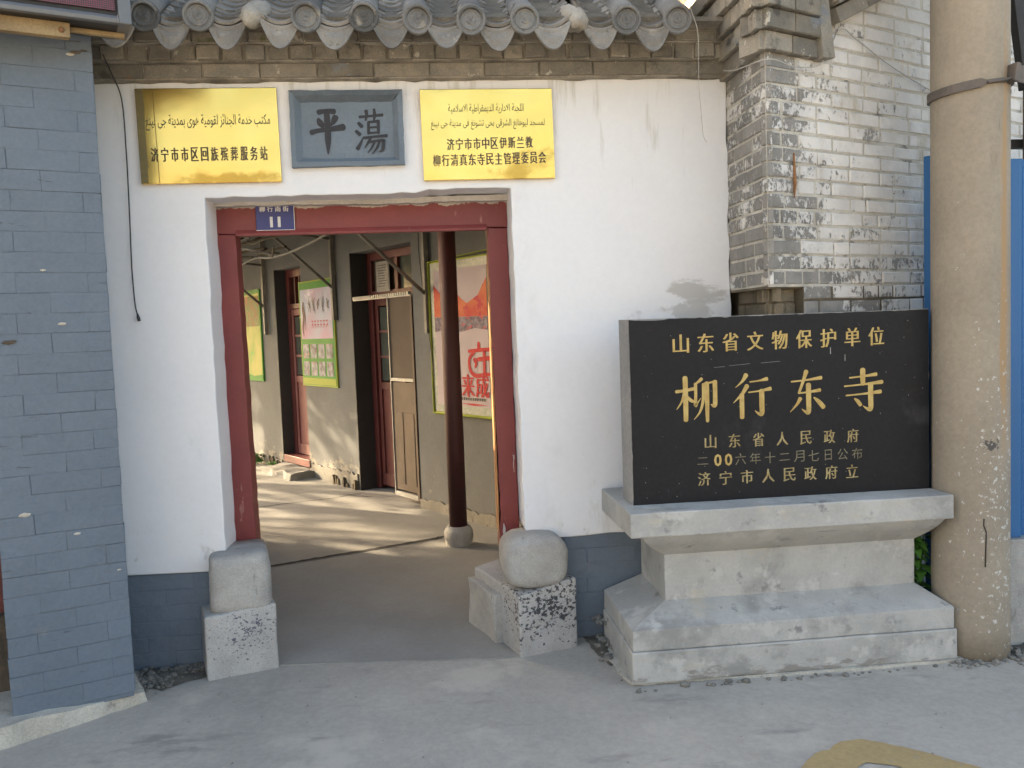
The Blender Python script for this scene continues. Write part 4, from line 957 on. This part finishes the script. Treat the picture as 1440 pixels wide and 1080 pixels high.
def leafy_weed(x, y, h, n, label, seed, spread=.10, lean=(0, 0)):
    rnd = random.Random(seed); t = thing('weed', label, 'plant', fr(x, y))
    stems = B(); lf = B()
    for k in range(4):
        ax = rnd.uniform(-spread, spread)+lean[0]; ay = rnd.uniform(-spread, spread)*.6+lean[1]; hh = h*rnd.uniform(.7, 1)
        P = [(x+ax*f*f, y+ay*f*f, hh*f) for f in (0, .25, .5, .75, 1)]; tube(stems, P, [.006, .005, .004, .003, .002], 5)
        for i in range(n):
            f = rnd.uniform(.35, 1); b = Vector((x+ax*f*f, y+ay*f*f, hh*f)); a = rnd.uniform(0, 6.28); d = Vector((math.cos(a), math.sin(a), rnd.uniform(-.2, .5))).normalized()
            L = rnd.uniform(.06, .10); s = d.cross(Vector((0, 0, 1))).normalized()*L*.28; dr_ = Vector((0, 0, -L*.35))
            v = [lf.verts.new(b), lf.verts.new(b+d*L*.45+s), lf.verts.new(b+d*L+dr_), lf.verts.new(b+d*L*.45-s), lf.verts.new(b+d*L*.5-Vector((0, 0, .006)))]
            for q in ((0, 1, 4), (1, 2, 4), (2, 3, 4), (3, 0, 4)): lf.faces.new([v[i] for i in q])
    obj('stem', stems, 'weed', ID, t); obj('foliage', lf, 'weed', ID, t)
leafy_weed(2.345, -.33, .70, 30, 'green leafy weed growing in the gap between the pedestal and the pole', 3)

# ------------------------------------------------------------------ rubble
def rubble(name, spots, n, seed, mx=.006):
    rnd = random.Random(seed); bm = B()
    for _ in range(n):
        cx, cy, rx, ry, cz = rnd.choice(spots); x, y = cx+rnd.gauss(0, rx), cy+rnd.gauss(0, ry); s = abs(rnd.gauss(mx*.8, mx))+mx*.4
        g = bmesh.ops.create_icosphere(bm, subdivisions=1, radius=s)['verts']
        for v in g: v.co = Vector((v.co.x*rnd.uniform(.7, 1.4), v.co.y*rnd.uniform(.7, 1.3), v.co.z*rnd.uniform(.5, .9)))+Vector((x, y, cz+s*.3))
    tag(obj(name, bm, 'rubble'), kind='stuff')
rubble('rubble', [(-1.25, -.06, .11, .05, .008), (-1.18, -.02, .08, .03, .010), (-1.3, -.16, .05, .06, .006)], 260, 1)
rubble('rubble', [(2.70, -.60, .10, .05, .01), (2.9, -.62, .15, .05, .01), (2.42, -.66, .05, .02, 0), (2.66, -.66, .05, .03, 0)], 220, 2)
rubble('rubble', [(.80, -.22, .02, .16, .004), (.84, -.1, .02, .06, .02), (1.3, -.655, .25, .012, .0), (1.9, -.66, .3, .012, 0), (.82, -.05, .015, .02, .10)], 130, 3)
def dirt_patch(name, pts, z, seed):
    bm = B(); o = rag(pts, .03, .008, random.Random(seed)); n = len(o)
    c = bm.verts.new((sum(p[0] for p in o)/n, sum(p[1] for p in o)/n, z+.014)); e = [bm.verts.new((x, y, z)) for x, y in o]
    for i in range(n): bm.faces.new((e[i], e[(i+1) % n], c))
    tag(obj(name, bm, 'dirt'), kind='structure')
rubble('grit', [(.2, -.9, 1.2, .35, 0), (1.5, -1.0, .6, .25, 0), (-.6, -.5, .4, .2, 0)], 110, 9, .0016)
dirt_patch('dirt_patch', [(-1.44, .02), (-1.09, .02), (-1.08, -.14), (-1.16, -.17), (-1.26, -.26), (-1.36, -.2)], .004, 2)
dirt_patch('dirt_patch', [(2.64, -.49), (3.3, -.50), (3.3, -.70), (2.9, -.70), (2.66, -.67), (2.60, -.64)], .004, 3)
dirt_patch('dirt_patch', [(2.26, -.05), (2.56, -.10), (2.52, -.34), (2.30, -.30)], .004, 4)
dirt_patch('dirt_patch', [(.74, .015), (.87, .015), (.84, -.35), (.80, -.38), (.76, -.15)], .004, 5)

# ------------------------------------------------------------------ courtyard hall seen through the doorway
FC = fr(.531, 2.438, 0, -58.7)         # local x runs along the hall front towards the street, -y faces the courtyard
def hall():
    t = thing('courtyard_hall', 'long grey rendered hall with recessed red doors seen through the doorway', 'building', FC)
    bm = B(); H = 3.0
    for x0, x1 in ((-15, -6.7), (-5.62, -4.33), (-3.60, -2.36), (-1.19, 2.1)): box(bm, x0, x1, 0, .36, 0, H)
    for x0, x1, z in ((-6.71, -5.61, 2.35), (-4.34, -3.59, 2.36), (-2.37, -1.18, 2.38)): box(bm, x0, x1, .002, .36, z, H-.002)
    bmesh.ops.remove_doubles(bm, verts=bm.verts, dist=.0001)
    obj('wall', bm, 'courtwall', FC, t, bevel=.008)
    bm = B(); 
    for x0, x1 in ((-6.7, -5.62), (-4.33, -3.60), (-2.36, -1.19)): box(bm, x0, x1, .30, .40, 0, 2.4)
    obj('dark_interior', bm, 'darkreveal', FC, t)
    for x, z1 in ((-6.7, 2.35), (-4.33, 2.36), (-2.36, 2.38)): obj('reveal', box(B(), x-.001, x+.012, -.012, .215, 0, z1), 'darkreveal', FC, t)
    # crumbling skirting
    rnd = random.Random(7)
    bm = B(); 
    for x0, x1, h in ((-5.62, -4.38, .12), (-3.5, -2.40, .165), (-1.18, .3, .10)):
        n = 26; P = [(x0+(x1-x0)*i/n, h+rnd.uniform(-.022, .012)) for i in range(n+1)]
        obj('skirting', prism(B(), [(x0, -.02)]+P+[(x1, -.02)], -.018, .01, 'y'), 'skirt', FC, t, bevel=.004)
    bm = B()
    for i in range(30):
        x = rnd.choice([rnd.uniform(-2.95, -2.42), rnd.uniform(-4.75, -4.42), rnd.uniform(-5.4, -5.2)]); h = rnd.uniform(.05, .15)
        prism(bm, rag([(x, .0), (x+.035, .0), (x+.03, h*.7), (x+.006, h*.8)], .04, .008, rnd), -.030-.02*rnd.random(), -.012, 'y')
    tag(obj('rough_footing', bm, 'brown', FC, t), kind='stuff')
    for x0, x1, dpt in ((-4.28, -3.45, .30),):
        obj('door_step', rough_block(x0, x1, -dpt, .2, -.02, .085, 0, .03, 6), 'court', FC, t, bevel=.04, smooth=False)
    # door leaf and screens, doorway nearest the column
    def leaf(x0, x1, z0, z1, y, m, panes, glass='glass_dark', midz=1.12, parent=t, name='door_leaf'):
        a = .055
        bm = B(); box(bm, x0, x0+a, y, y+.045, z0, z1); box(bm, x1-a, x1, y, y+.045, z0, z1)
        for z in (z0, midz-.06, z1-a-.02): box(bm, x0+a, x1-a, y+.002, y+.043, z, z+(.12 if z == z0 else .075))
        d = obj(name, bm, m, FC, parent, bevel=.003)
        obj('lower_panel', box(B(), x0+a, x1-a, y+.018, y+.035, z0+.12, midz-.06), m, FC, d)
        nz = panes; zz0 = midz+.015; zz1 = z1-a-.02
        for i in range(nz):
            q0 = zz0+(zz1-zz0)*i/nz; q1 = zz0+(zz1-zz0)*(i+1)/nz
            obj('pane', box(B(), x0+a, x1-a, y+.020, y+.026, q0+.012, q1-.012), glass, FC, d)
            if i: obj('glazing_bar', box(B(), x0+a, x1-a, y+.006, y+.040, q0-.012, q0+.012), m, FC, d)
        return d
    fr1 = obj('door_frame', box(box(box(box(B(), -2.348, -2.26, .17, .25, .02, 2.378), -1.28, -1.192, .17, .25, .02, 2.378), -2.26, -1.28, .172, .25, 2.30, 2.378), -2.26, -1.28, .172, .25, 1.93, 2.0), 'door_red', FC, t, bevel=.004)
    obj('transom_bar', box(B(), -1.80, -1.74, .175, .25, 2.0, 2.30), 'door_red', FC, fr1)
    obj('pane', box(B(), -2.26, -1.80, .205, .212, 2.0, 2.30), 'mesh', FC, fr1); obj('pane', box(B(), -1.74, -1.28, .205, .212, 2.0, 2.30), 'glass_dark', FC, fr1)
    d1 = leaf(-2.255, -1.78, .05, 1.925, .195, 'door_red', 3, midz=1.08)
    obj('handle', box(B(), -1.83, -1.80, .165, .195, .98, 1.10), 'iron', FC, d1, bevel=.004)
    leaf(-1.775, -1.285, .05, 1.925, .195, 'door_red', 3, midz=1.08)
    bm = B(); box(bm, -2.12, -1.86, .150, .156, 1.985, 2.275); nt_ = obj('notice_frame', bm, 'silver', FC, fr1); obj('notice', box(B(), -2.108, -1.872, .146, .1495, 1.998, 2.262), 'paper', FC, nt_)
    bm = B()
    for i in range(9): box(bm, -2.07, -1.91+rnd.uniform(-.05, .01), .1445, .1455, 2.235-.025*i, 2.241-.025*i)
    obj('notice_lines', bm, 'ink', FC, fr1)
    # insect-screen door standing in front
    sd_ = obj('screen_door', box(box(box(B(), -1.640, -1.627, -.012, .02, .06, 1.90), -1.627, -1.225, -.011, .018, .06, .10), -1.627, -1.225, -.011, .018, 1.135, 1.165), 'silver', FC, t, bevel=.002)
    obj('stile', box(B(), -1.225, -1.195, -.010, .018, .06, 1.90), 'screenwood', FC, sd_)
    obj('screen_mesh', box(B(), -1.625, -1.225, .003, .007, 1.165, 1.90), 'mesh', FC, sd_)
    obj('screen_panel', box(B(), -1.625, -1.225, .0, .012, .12, 1.125), 'screenwood', FC, sd_)
    for x0, x1 in ((-1.60, -1.45), (-1.40, -1.25)): obj('panel_field', box(B(), x0, x1, -.006, .0, .18, .85), 'screenwood', FC, sd_, bevel=.004)
    bm = B(); 
    for k in range(26): box(bm, -2.30+.042*k, -2.272+.042*k, -.026, .01, 1.918, 1.945)
    box(bm, -2.31, -1.195, -.018, .012, 1.906, 1.920); obj('curtain_rail', bm, 'silver', FC, t)
    # second doorway
    fr2 = obj('door_frame', box(box(box(box(B(), -4.318, -4.235, .13, .22, .10, 2.36), -3.69, -3.602, .13, .22, .10, 2.36), -4.235, -3.69, .132, .22, 2.27, 2.358), -4.235, -3.69, .125, .22, 1.90, 1.96), 'door_red', FC, t, bevel=.004)
    for x in (-4.1, -3.97, -3.84): obj('transom_bar', box(B(), x, x+.022, .14, .2, 1.96, 2.27), 'door_red', FC, fr2)
    obj('pane', box(B(), -4.235, -3.69, .19, .195, 1.96, 2.27), 'glass_dark', FC, fr2)
    d = leaf(-4.23, -3.695, .19, 1.895, .14, 'door_pink', 3, midz=1.10)
    obj('handle', box(B(), -3.75, -3.72, .11, .14, 1.02, 1.14), 'iron', FC, d, bevel=.004)
    obj('threshold', box(B(), -4.32, -3.58, -.01, .14, .10, .185), 'door_red', FC, t, bevel=.004)
    fr3 = obj('door_frame', box(B(), -6.62, -5.7, .12, .2, .05, 2.34), 'door_red', FC, t, bevel=.004)
    # eave: rafters, boards and wall plate
    ev = obj('eave', prism(B(), [(.36, 2.99), (-1.0, 2.66), (-1.02, 2.70), (.36, 3.06)], -15, 1.45, 'x'), 'timber', FC, t)
    obj('eave_beam', tube(B(), [(-15, -.88, 2.63), (1.3, -.88, 2.63)], .055, 10), 'timber', FC, ev)
    for k in range(44):
        x = 1.2-.34*k; obj('rafter', tube(B(), [(x, .0, 2.88), (x+rnd.uniform(-.02, .02), -1.12, 2.61)], .034, 7), 'timber', FC, ev)
    obj('roof', prism(B(), [(.36, 2.995), (2.5, 3.9), (4.6, 3.0), (4.6, 2.99)], -15, 2.1, 'x'), 'tile', FC, t)
    obj('rear_wall', box(B(), -15, 2.1, 4.2, 4.5, 0, 2.99), 'courtwall', FC, t)
hall()
def column():
    F = FC @ Matrix.Translation((.17, -.50, 0))
    t = thing('veranda_column', 'dark red wooden column standing on a round stone in front of the grey hall', 'column', F)
    obj('shaft', lathe(B(), [(.066, .14), (.066, .9), (.063, 2.72)], 28), 'dark_red', F, t, smooth=True)
    obj('stone_base', lathe(B(), [(.085, -.02), (.098, .02), (.108, .07), (.104, .115), (.088, .145), (.082, .150)], 32), 'stone', F, t, smooth=True)
    obj('beam', box(B(), -.07, 2.2, -.06, .06, 2.722, 2.86), 'timber', F, t)
column()
def bracket(s, z0, top, label, off=.72, ex=0):
    x = -s; t = thing('awning_bracket', label, 'bracket', FC @ Matrix.Translation((x, -.03, z0)), 'pipe brackets along the hall wall')
    obj('upright', box(B(), x-.022, x+.022, -.055, -.012, z0-.33, top), 'pipe', FC, t, bevel=.004)
    obj('strut', tube(B(), [(x, -.035, z0), (x+.02, -off, z0+.56*off/.72)], .016, 8), 'pipe', FC, t, smooth=True)
    obj('arm', tube(B(), [(x, -.035, z0+.50*off/.72), (x+.02, -off-.02, z0+.565*off/.72)], .014, 8), 'pipe', FC, t, smooth=True)
bracket(2.71, 2.06, 2.72, 'pipe bracket over the pink poster, between the two red doors')
bracket(4.60, 1.94, 2.72, 'pipe bracket on the far yellow-green poster, furthest from the doorway')
bracket(.90, 1.90, 2.72, 'pipe bracket close behind the dark red column', off=.9)
def hall_wire():
    t = obj('drooping_wires', tube(B(), [p[:3] for p in catmull([(-1.3, -.5, 2.62), (-1.6, -.55, 2.50), (-2.2, -.6, 2.40), (-2.8, -.62, 2.37), (-3.3, -.62, 2.40), (-4.0, -.62, 2.33), (-5, -.6, 2.25), (-6.5, -.6, 2.32)], 6)], .012, 6), 'pipe', FC)
    tag(t, 'drooping pale wires under the eave of the hall, above the posters', 'wire')
hall_wire()
def dead_vine():
    rnd = random.Random(12); t = thing('dead_vine', 'tangle of dry brown vine stems under the far eave of the hall', 'vine', FC @ Matrix.Translation((-4, -.7, 2.5)))
    bm = B()
    for k in range(26):
        x = rnd.uniform(-7.5, -2.6); P = []; y = rnd.uniform(-1.2, -.5); z = rnd.uniform(2.46, 2.62)+.0
        for i in range(6): P.append((x, y, z)); x += rnd.uniform(.12, .35); y += rnd.uniform(-.12, .12); z += rnd.uniform(-.06, .07)
        tube(bm, [p[:3] for p in catmull(P, 3)], rnd.uniform(.006, .018), 5)
    obj('stems', bm, 'timber', FC, t)
dead_vine()

def posters():
    y = -.02
    # red and white poster beside the column
    t = thing('red_white_poster', 'red and white poster with gold rope edge, partly behind the dark red column', 'poster', FC @ Matrix.Translation((-.4, -.02, .9)))
    def pl(name, x0, x1, z0, z1, d, m, T=t, dz=0): return obj(name, box(B(), x0, x1, y-.002*d, y-.002*d+.0015, z0, z1), m, FC, T)
    obj('board', box(B(), -.86, .05, y, .0, .885, 2.17), 'p_lime', FC, t)
    pl('patterned_border', -.845, .035, .90, 2.155, 1, 'p_pattern'); pl('sheet', -.79, -.02, .965, 2.09, 2, 'p_white')
    obj('gold_rope', tube(B(), [(-.86, y-.008, .885), (-.86, y-.008, 2.17), (.05, y-.008, 2.20), (.05, y-.008, .885), (-.86, y-.008, .885)], .010, 6), 'p_lime', FC, t)
    pts = [(-.79, 1.70), (-.02, 1.69), (-.02, 1.99), (-.08, 1.93), (-.14, 1.86), (-.22, 1.83), (-.30, 1.80), (-.38, 1.84), (-.44, 1.88), (-.52, 1.90), (-.60, 1.95), (-.70, 1.90), (-.79, 1.97)]
    obj('mountain_print', prism(B(), pts, y-.0065, y-.0055, 'y'), 'p_fire', FC, t)
    obj('crowd_print', prism(B(), [(-.79, 1.575), (-.6, 1.60), (-.4, 1.57), (-.2, 1.60), (-.02, 1.58), (-.02, 1.688), (-.79, 1.698)], y-.0065, y-.0055, 'y'), 'p_crowd', FC, t)
    bm = B(); strokes(bm, [[(.5, 1.05, .12), (.5, .88, .14)], [(.02, .80, .09), (.5, .84, .10), (1.05, .86, .10)], [(.30, .80, .09), (.04, .55, .11), (.08, .20, .12), (.35, .05, .12), (.8, .10, .10), (1.1, .12, .06)], [(.28, .55, .12), (.36, .42, .10), (.30, .32, .06)],
                          [(.42, .55, .10), (.75, .58, .12), (1.1, .60, .10)], [(.74, .78, .12), (.74, .4, .12), (.72, .12, .12)]], -.155, 1.335, .30, .26, y-.008, k=1)
    obj('red_brush_character', bm, 'p_red', FC, t)
    bm = B(); put_glyphs(bm, '来', -.325, 1.135, .175, .185, y-.008, dup=.007); put_glyphs(bm, '成', -.125, 1.135, .175, .185, y-.008, dup=.007); obj('red_characters', bm, 'p_red', FC, t)
    bm = B(); put_glyphs(bm, '文明 未成年人', -.27, 1.00, .30, .028, y-.008) if 0 else None
    for k in range(11): box(bm, -.43+.032*k, -.43+.032*k+.022, y-.0075, y-.0065, 1.015, 1.038)
    obj('small_print', bm, 'ink', FC, t)
    bm = B(); prism(bm, [(-.45, .985), (-.25, .992), (-.05, .985), (-.25, .975)], y-.0075, y-.0065, 'y'); obj('red_flourish', bm, 'p_red', FC, t)
    # pink poster between the doors
    t2 = thing('pink_poster', 'pink and blue poster with green borders and eight small photos, between the two red doors', 'poster', FC @ Matrix.Translation((-3.1, -.02, 1)))
    def pl2(name, x0, x1, z0, z1, d, m): return pl(name, x0, x1, z0, z1, d, m, t2)
    obj('board', box(B(), -3.615, -2.745, y, 0, 1.03, 2.175), 'p_lime', FC, t2)
    pl2('green_ground', -3.60, -2.76, 1.045, 2.16, 1, 'p_green'); pl2('pink_sheet', -3.575, -2.785, 1.545, 2.085, 2, 'p_pink'); pl2('footer', -3.59, -2.77, 1.05, 1.12, 2, 'p_lime')
    for r in range(2):
        for c in range(4): pl2('photo', -3.555+.197*c, -3.555+.197*c+.155, 1.335-.19*r, 1.49-.19*r, 3, 'p_photo')
    bm = B(); rnd = random.Random(5)
    for k in range(5):
        S = []
        for j in range(5): S.append([(rnd.uniform(.1, .9), rnd.uniform(.55, 1), .10), (rnd.uniform(.2, .8), rnd.uniform(.3, .6), .08), (rnd.uniform(.1, .9), rnd.uniform(0, .3), .03)])
        strokes(bm, S, -3.33+.115*k, 1.90-(.0), .09, .15+.03*(k % 2), y-.0085, k=1.2)
    obj('black_brush_writing', bm, 'ink', FC, t2)
    bm = B()
    for k in range(6):
        strokes(bm, [[(.1, .9, .12), (.9, .92, .12)], [(.5, 1, .13), (.45, .5, .12), (.2, .0, .08)], [(.5, .6, .12), (.9, .1, .1)], [(.1, .45, .1), (.9, .47, .1)]], -3.27+.073*k, 1.70, .058, .085, y-.0085)
    obj('red_writing', bm, 'p_red', FC, t2)
    bm = B(); strokes(bm, [[(.62, .98, .22), (.5, .8, .36), (.62, .55, .34), (.35, .25, .26), (.5, .02, .08)], [(.7, .85, .1), (.95, .5, .14), (.9, .2, .06)]], -3.505, 1.76, .13, .38, y-.0085); obj('dark_red_figure_print', bm, 'dark_red', FC, t2)
    # far poster
    t3 = thing('yellow_green_poster', 'yellow-green poster with a red and green picture at its top, furthest into the courtyard', 'poster', FC @ Matrix.Translation((-5.1, -.02, 1)))
    obj('board', box(B(), -5.52, -4.80, y, 0, 1.04, 2.17), 'p_green', FC, t3)
    pl('sheet', -5.50, -4.82, 1.06, 2.12, 1, 'p_yellow', t3); pl('picture', -5.49, -4.83, 1.72, 2.09, 2, 'p_redgreen', t3)
    obj('green_wave', prism(B(), [(-5.5, 1.06), (-4.82, 1.06), (-4.82, 1.12), (-5.1, 1.10), (-5.5, 1.16)], y-.0055, y-.0045, 'y'), 'p_green', FC, t3)
posters()

def yard_details():
    p = FC @ Vector((-4.95, -.10, 0)); leafy_weed(p.x, p.y, .16, 12, 'small green weed growing at the foot of the hall under the yellow-green poster', 8, .05)
    p = FC @ Vector((-4.50, -.10, 0)); leafy_weed(p.x, p.y, .10, 8, 'tiny weed growing at the foot of the hall beside the far red door', 9, .04)
    o = obj('hanging_hall_wire', tube(B(), [p[:3] for p in catmull([(-.98, -.02, 2.7), (-1.0, -.03, 2.3), (-.95, -.03, 1.9), (-.88, -.04, 1.6), (-.80, -.05, 1.2)], 5)], .004, 5), 'cable', FC); tag(o, 'thin dark wire hanging down the hall wall beside the red and white poster', 'wire')
yard_details()

# ------------------------------------------------------------------ outside the frame: added sun blockers, and trees that filter the sunlight
def court_sun_blockers():
    o = obj('gate_sun_blocker', box(B(), -4.6, -2.0, .44, 1.86, 0, 3.3), 'courtwall', ID, None, bevel=.01); tag(o, 'unseen, added grey lodge inside the courtyard, behind the left end of the gate wall', 'blocker')  # unseen mass added to stop sun coming through the doorway
    o = obj('sun_blocker_wall', box(B(), -2.25, -2.02, 1.865, 3.0, 0, 2.05), 'courtwall', ID, None, bevel=.01); tag(o, 'unseen low grey wall added to block sun, running back from the lodge', 'wall')  # unseen, added and kept low so sun still reaches the right post
def tree(x, y, h, r, zc, n, seed, label, rz=None, leaf=.11):
    rnd = random.Random(seed); t = thing('courtyard_tree', label, 'tree', fr(x, y), 'trees in the courtyard')
    bm = B(); tube(bm, [(x, y, -.05), (x+.05, y, h*.3), (x-.05, y+.05, h*.6), (x, y, h*.85)], [.16, .13, .10, .05], 9)
    for k in range(9):
        a = 6.28*k/9+rnd.uniform(-.3, .3); z = h*rnd.uniform(.4, .7); e = (x+math.cos(a)*r*.8, y+math.sin(a)*r*.8, zc+rnd.uniform(-.4, .8))
        tube(bm, [(x, y, z), ((x+e[0])/2, (y+e[1])/2, (z+e[2])/2+.2), e], [.06, .04, .015], 6)
    obj('trunk', bm, 'bark', ID, t)
    bm = B(); cl = [(Vector((rnd.gauss(0, 1), rnd.gauss(0, 1), rnd.gauss(0, 1))).normalized()*rnd.uniform(.35, 1)) for _ in range(46)]; rz = rz or r*.7
    for i in range(n):
        c = cl[i % len(cl)]; p = Vector((x+c.x*r, y+c.y*r, zc+c.z*rz))+Vector((rnd.gauss(0, .24), rnd.gauss(0, .24), rnd.gauss(0, .18)))
        d = Vector((rnd.uniform(-1, 1), rnd.uniform(-1, 1), rnd.uniform(-.6, .6))).normalized(); s = d.orthogonal().normalized()*leaf*.3; d *= leaf*rnd.uniform(.4, .7)
        vs = [bm.verts.new(p-d), bm.verts.new(p+s), bm.verts.new(p+d), bm.verts.new(p-s)]; bm.faces.new(vs)
    obj('crown', bm, 'leaf', ID, t)
court_sun_blockers()
tree(-11.0, 9.3, 6.4, 1.5, 5.0, 380, 11, 'tall thin-leaved tree behind the others, nearest the gate', leaf=.2, rz=1.5)
tree(-11.3, 11.4, 6.8, 1.5, 5.2, 240, 12, 'tall thin-leaved tree behind the others, in the middle', leaf=.2, rz=1.5)
tree(-11.6, 13.6, 7.0, 1.6, 5.4, 200, 13, 'tall thin-leaved tree behind the others, furthest in', leaf=.2, rz=1.5)
tree(-5.6, 8.9, 5.0, 1.9, 4.3, 15000, 4, 'leafy tree at the far left of the courtyard', leaf=.17)
tree(-4.6, 6.0, 4.6, 1.6, 3.45, 12000, 5, 'leafy tree nearer the gate on the left of the courtyard', leaf=.16)
def opposite():
    t = thing('opposite_building', 'long beige rendered building on the far side of the street', 'building', fr(0, -22))
    obj('wall', box(B(), -30, 30, -30, -22, 0, 4.4), 'opposite', ID, t)
    obj('roof', prism(B(), [(-21.5, 4.4), (-26, 5.6), (-30.5, 4.4)], -30.4, 30.4, 'x'), 'tile', ID, t)
    for k in range(12):
        w_ = obj('window', box(B(), -27+4.6*k, -25.4+4.6*k, -22.02, -21.96, 1.2, 2.8), 'glass_dark', ID, t)
opposite()
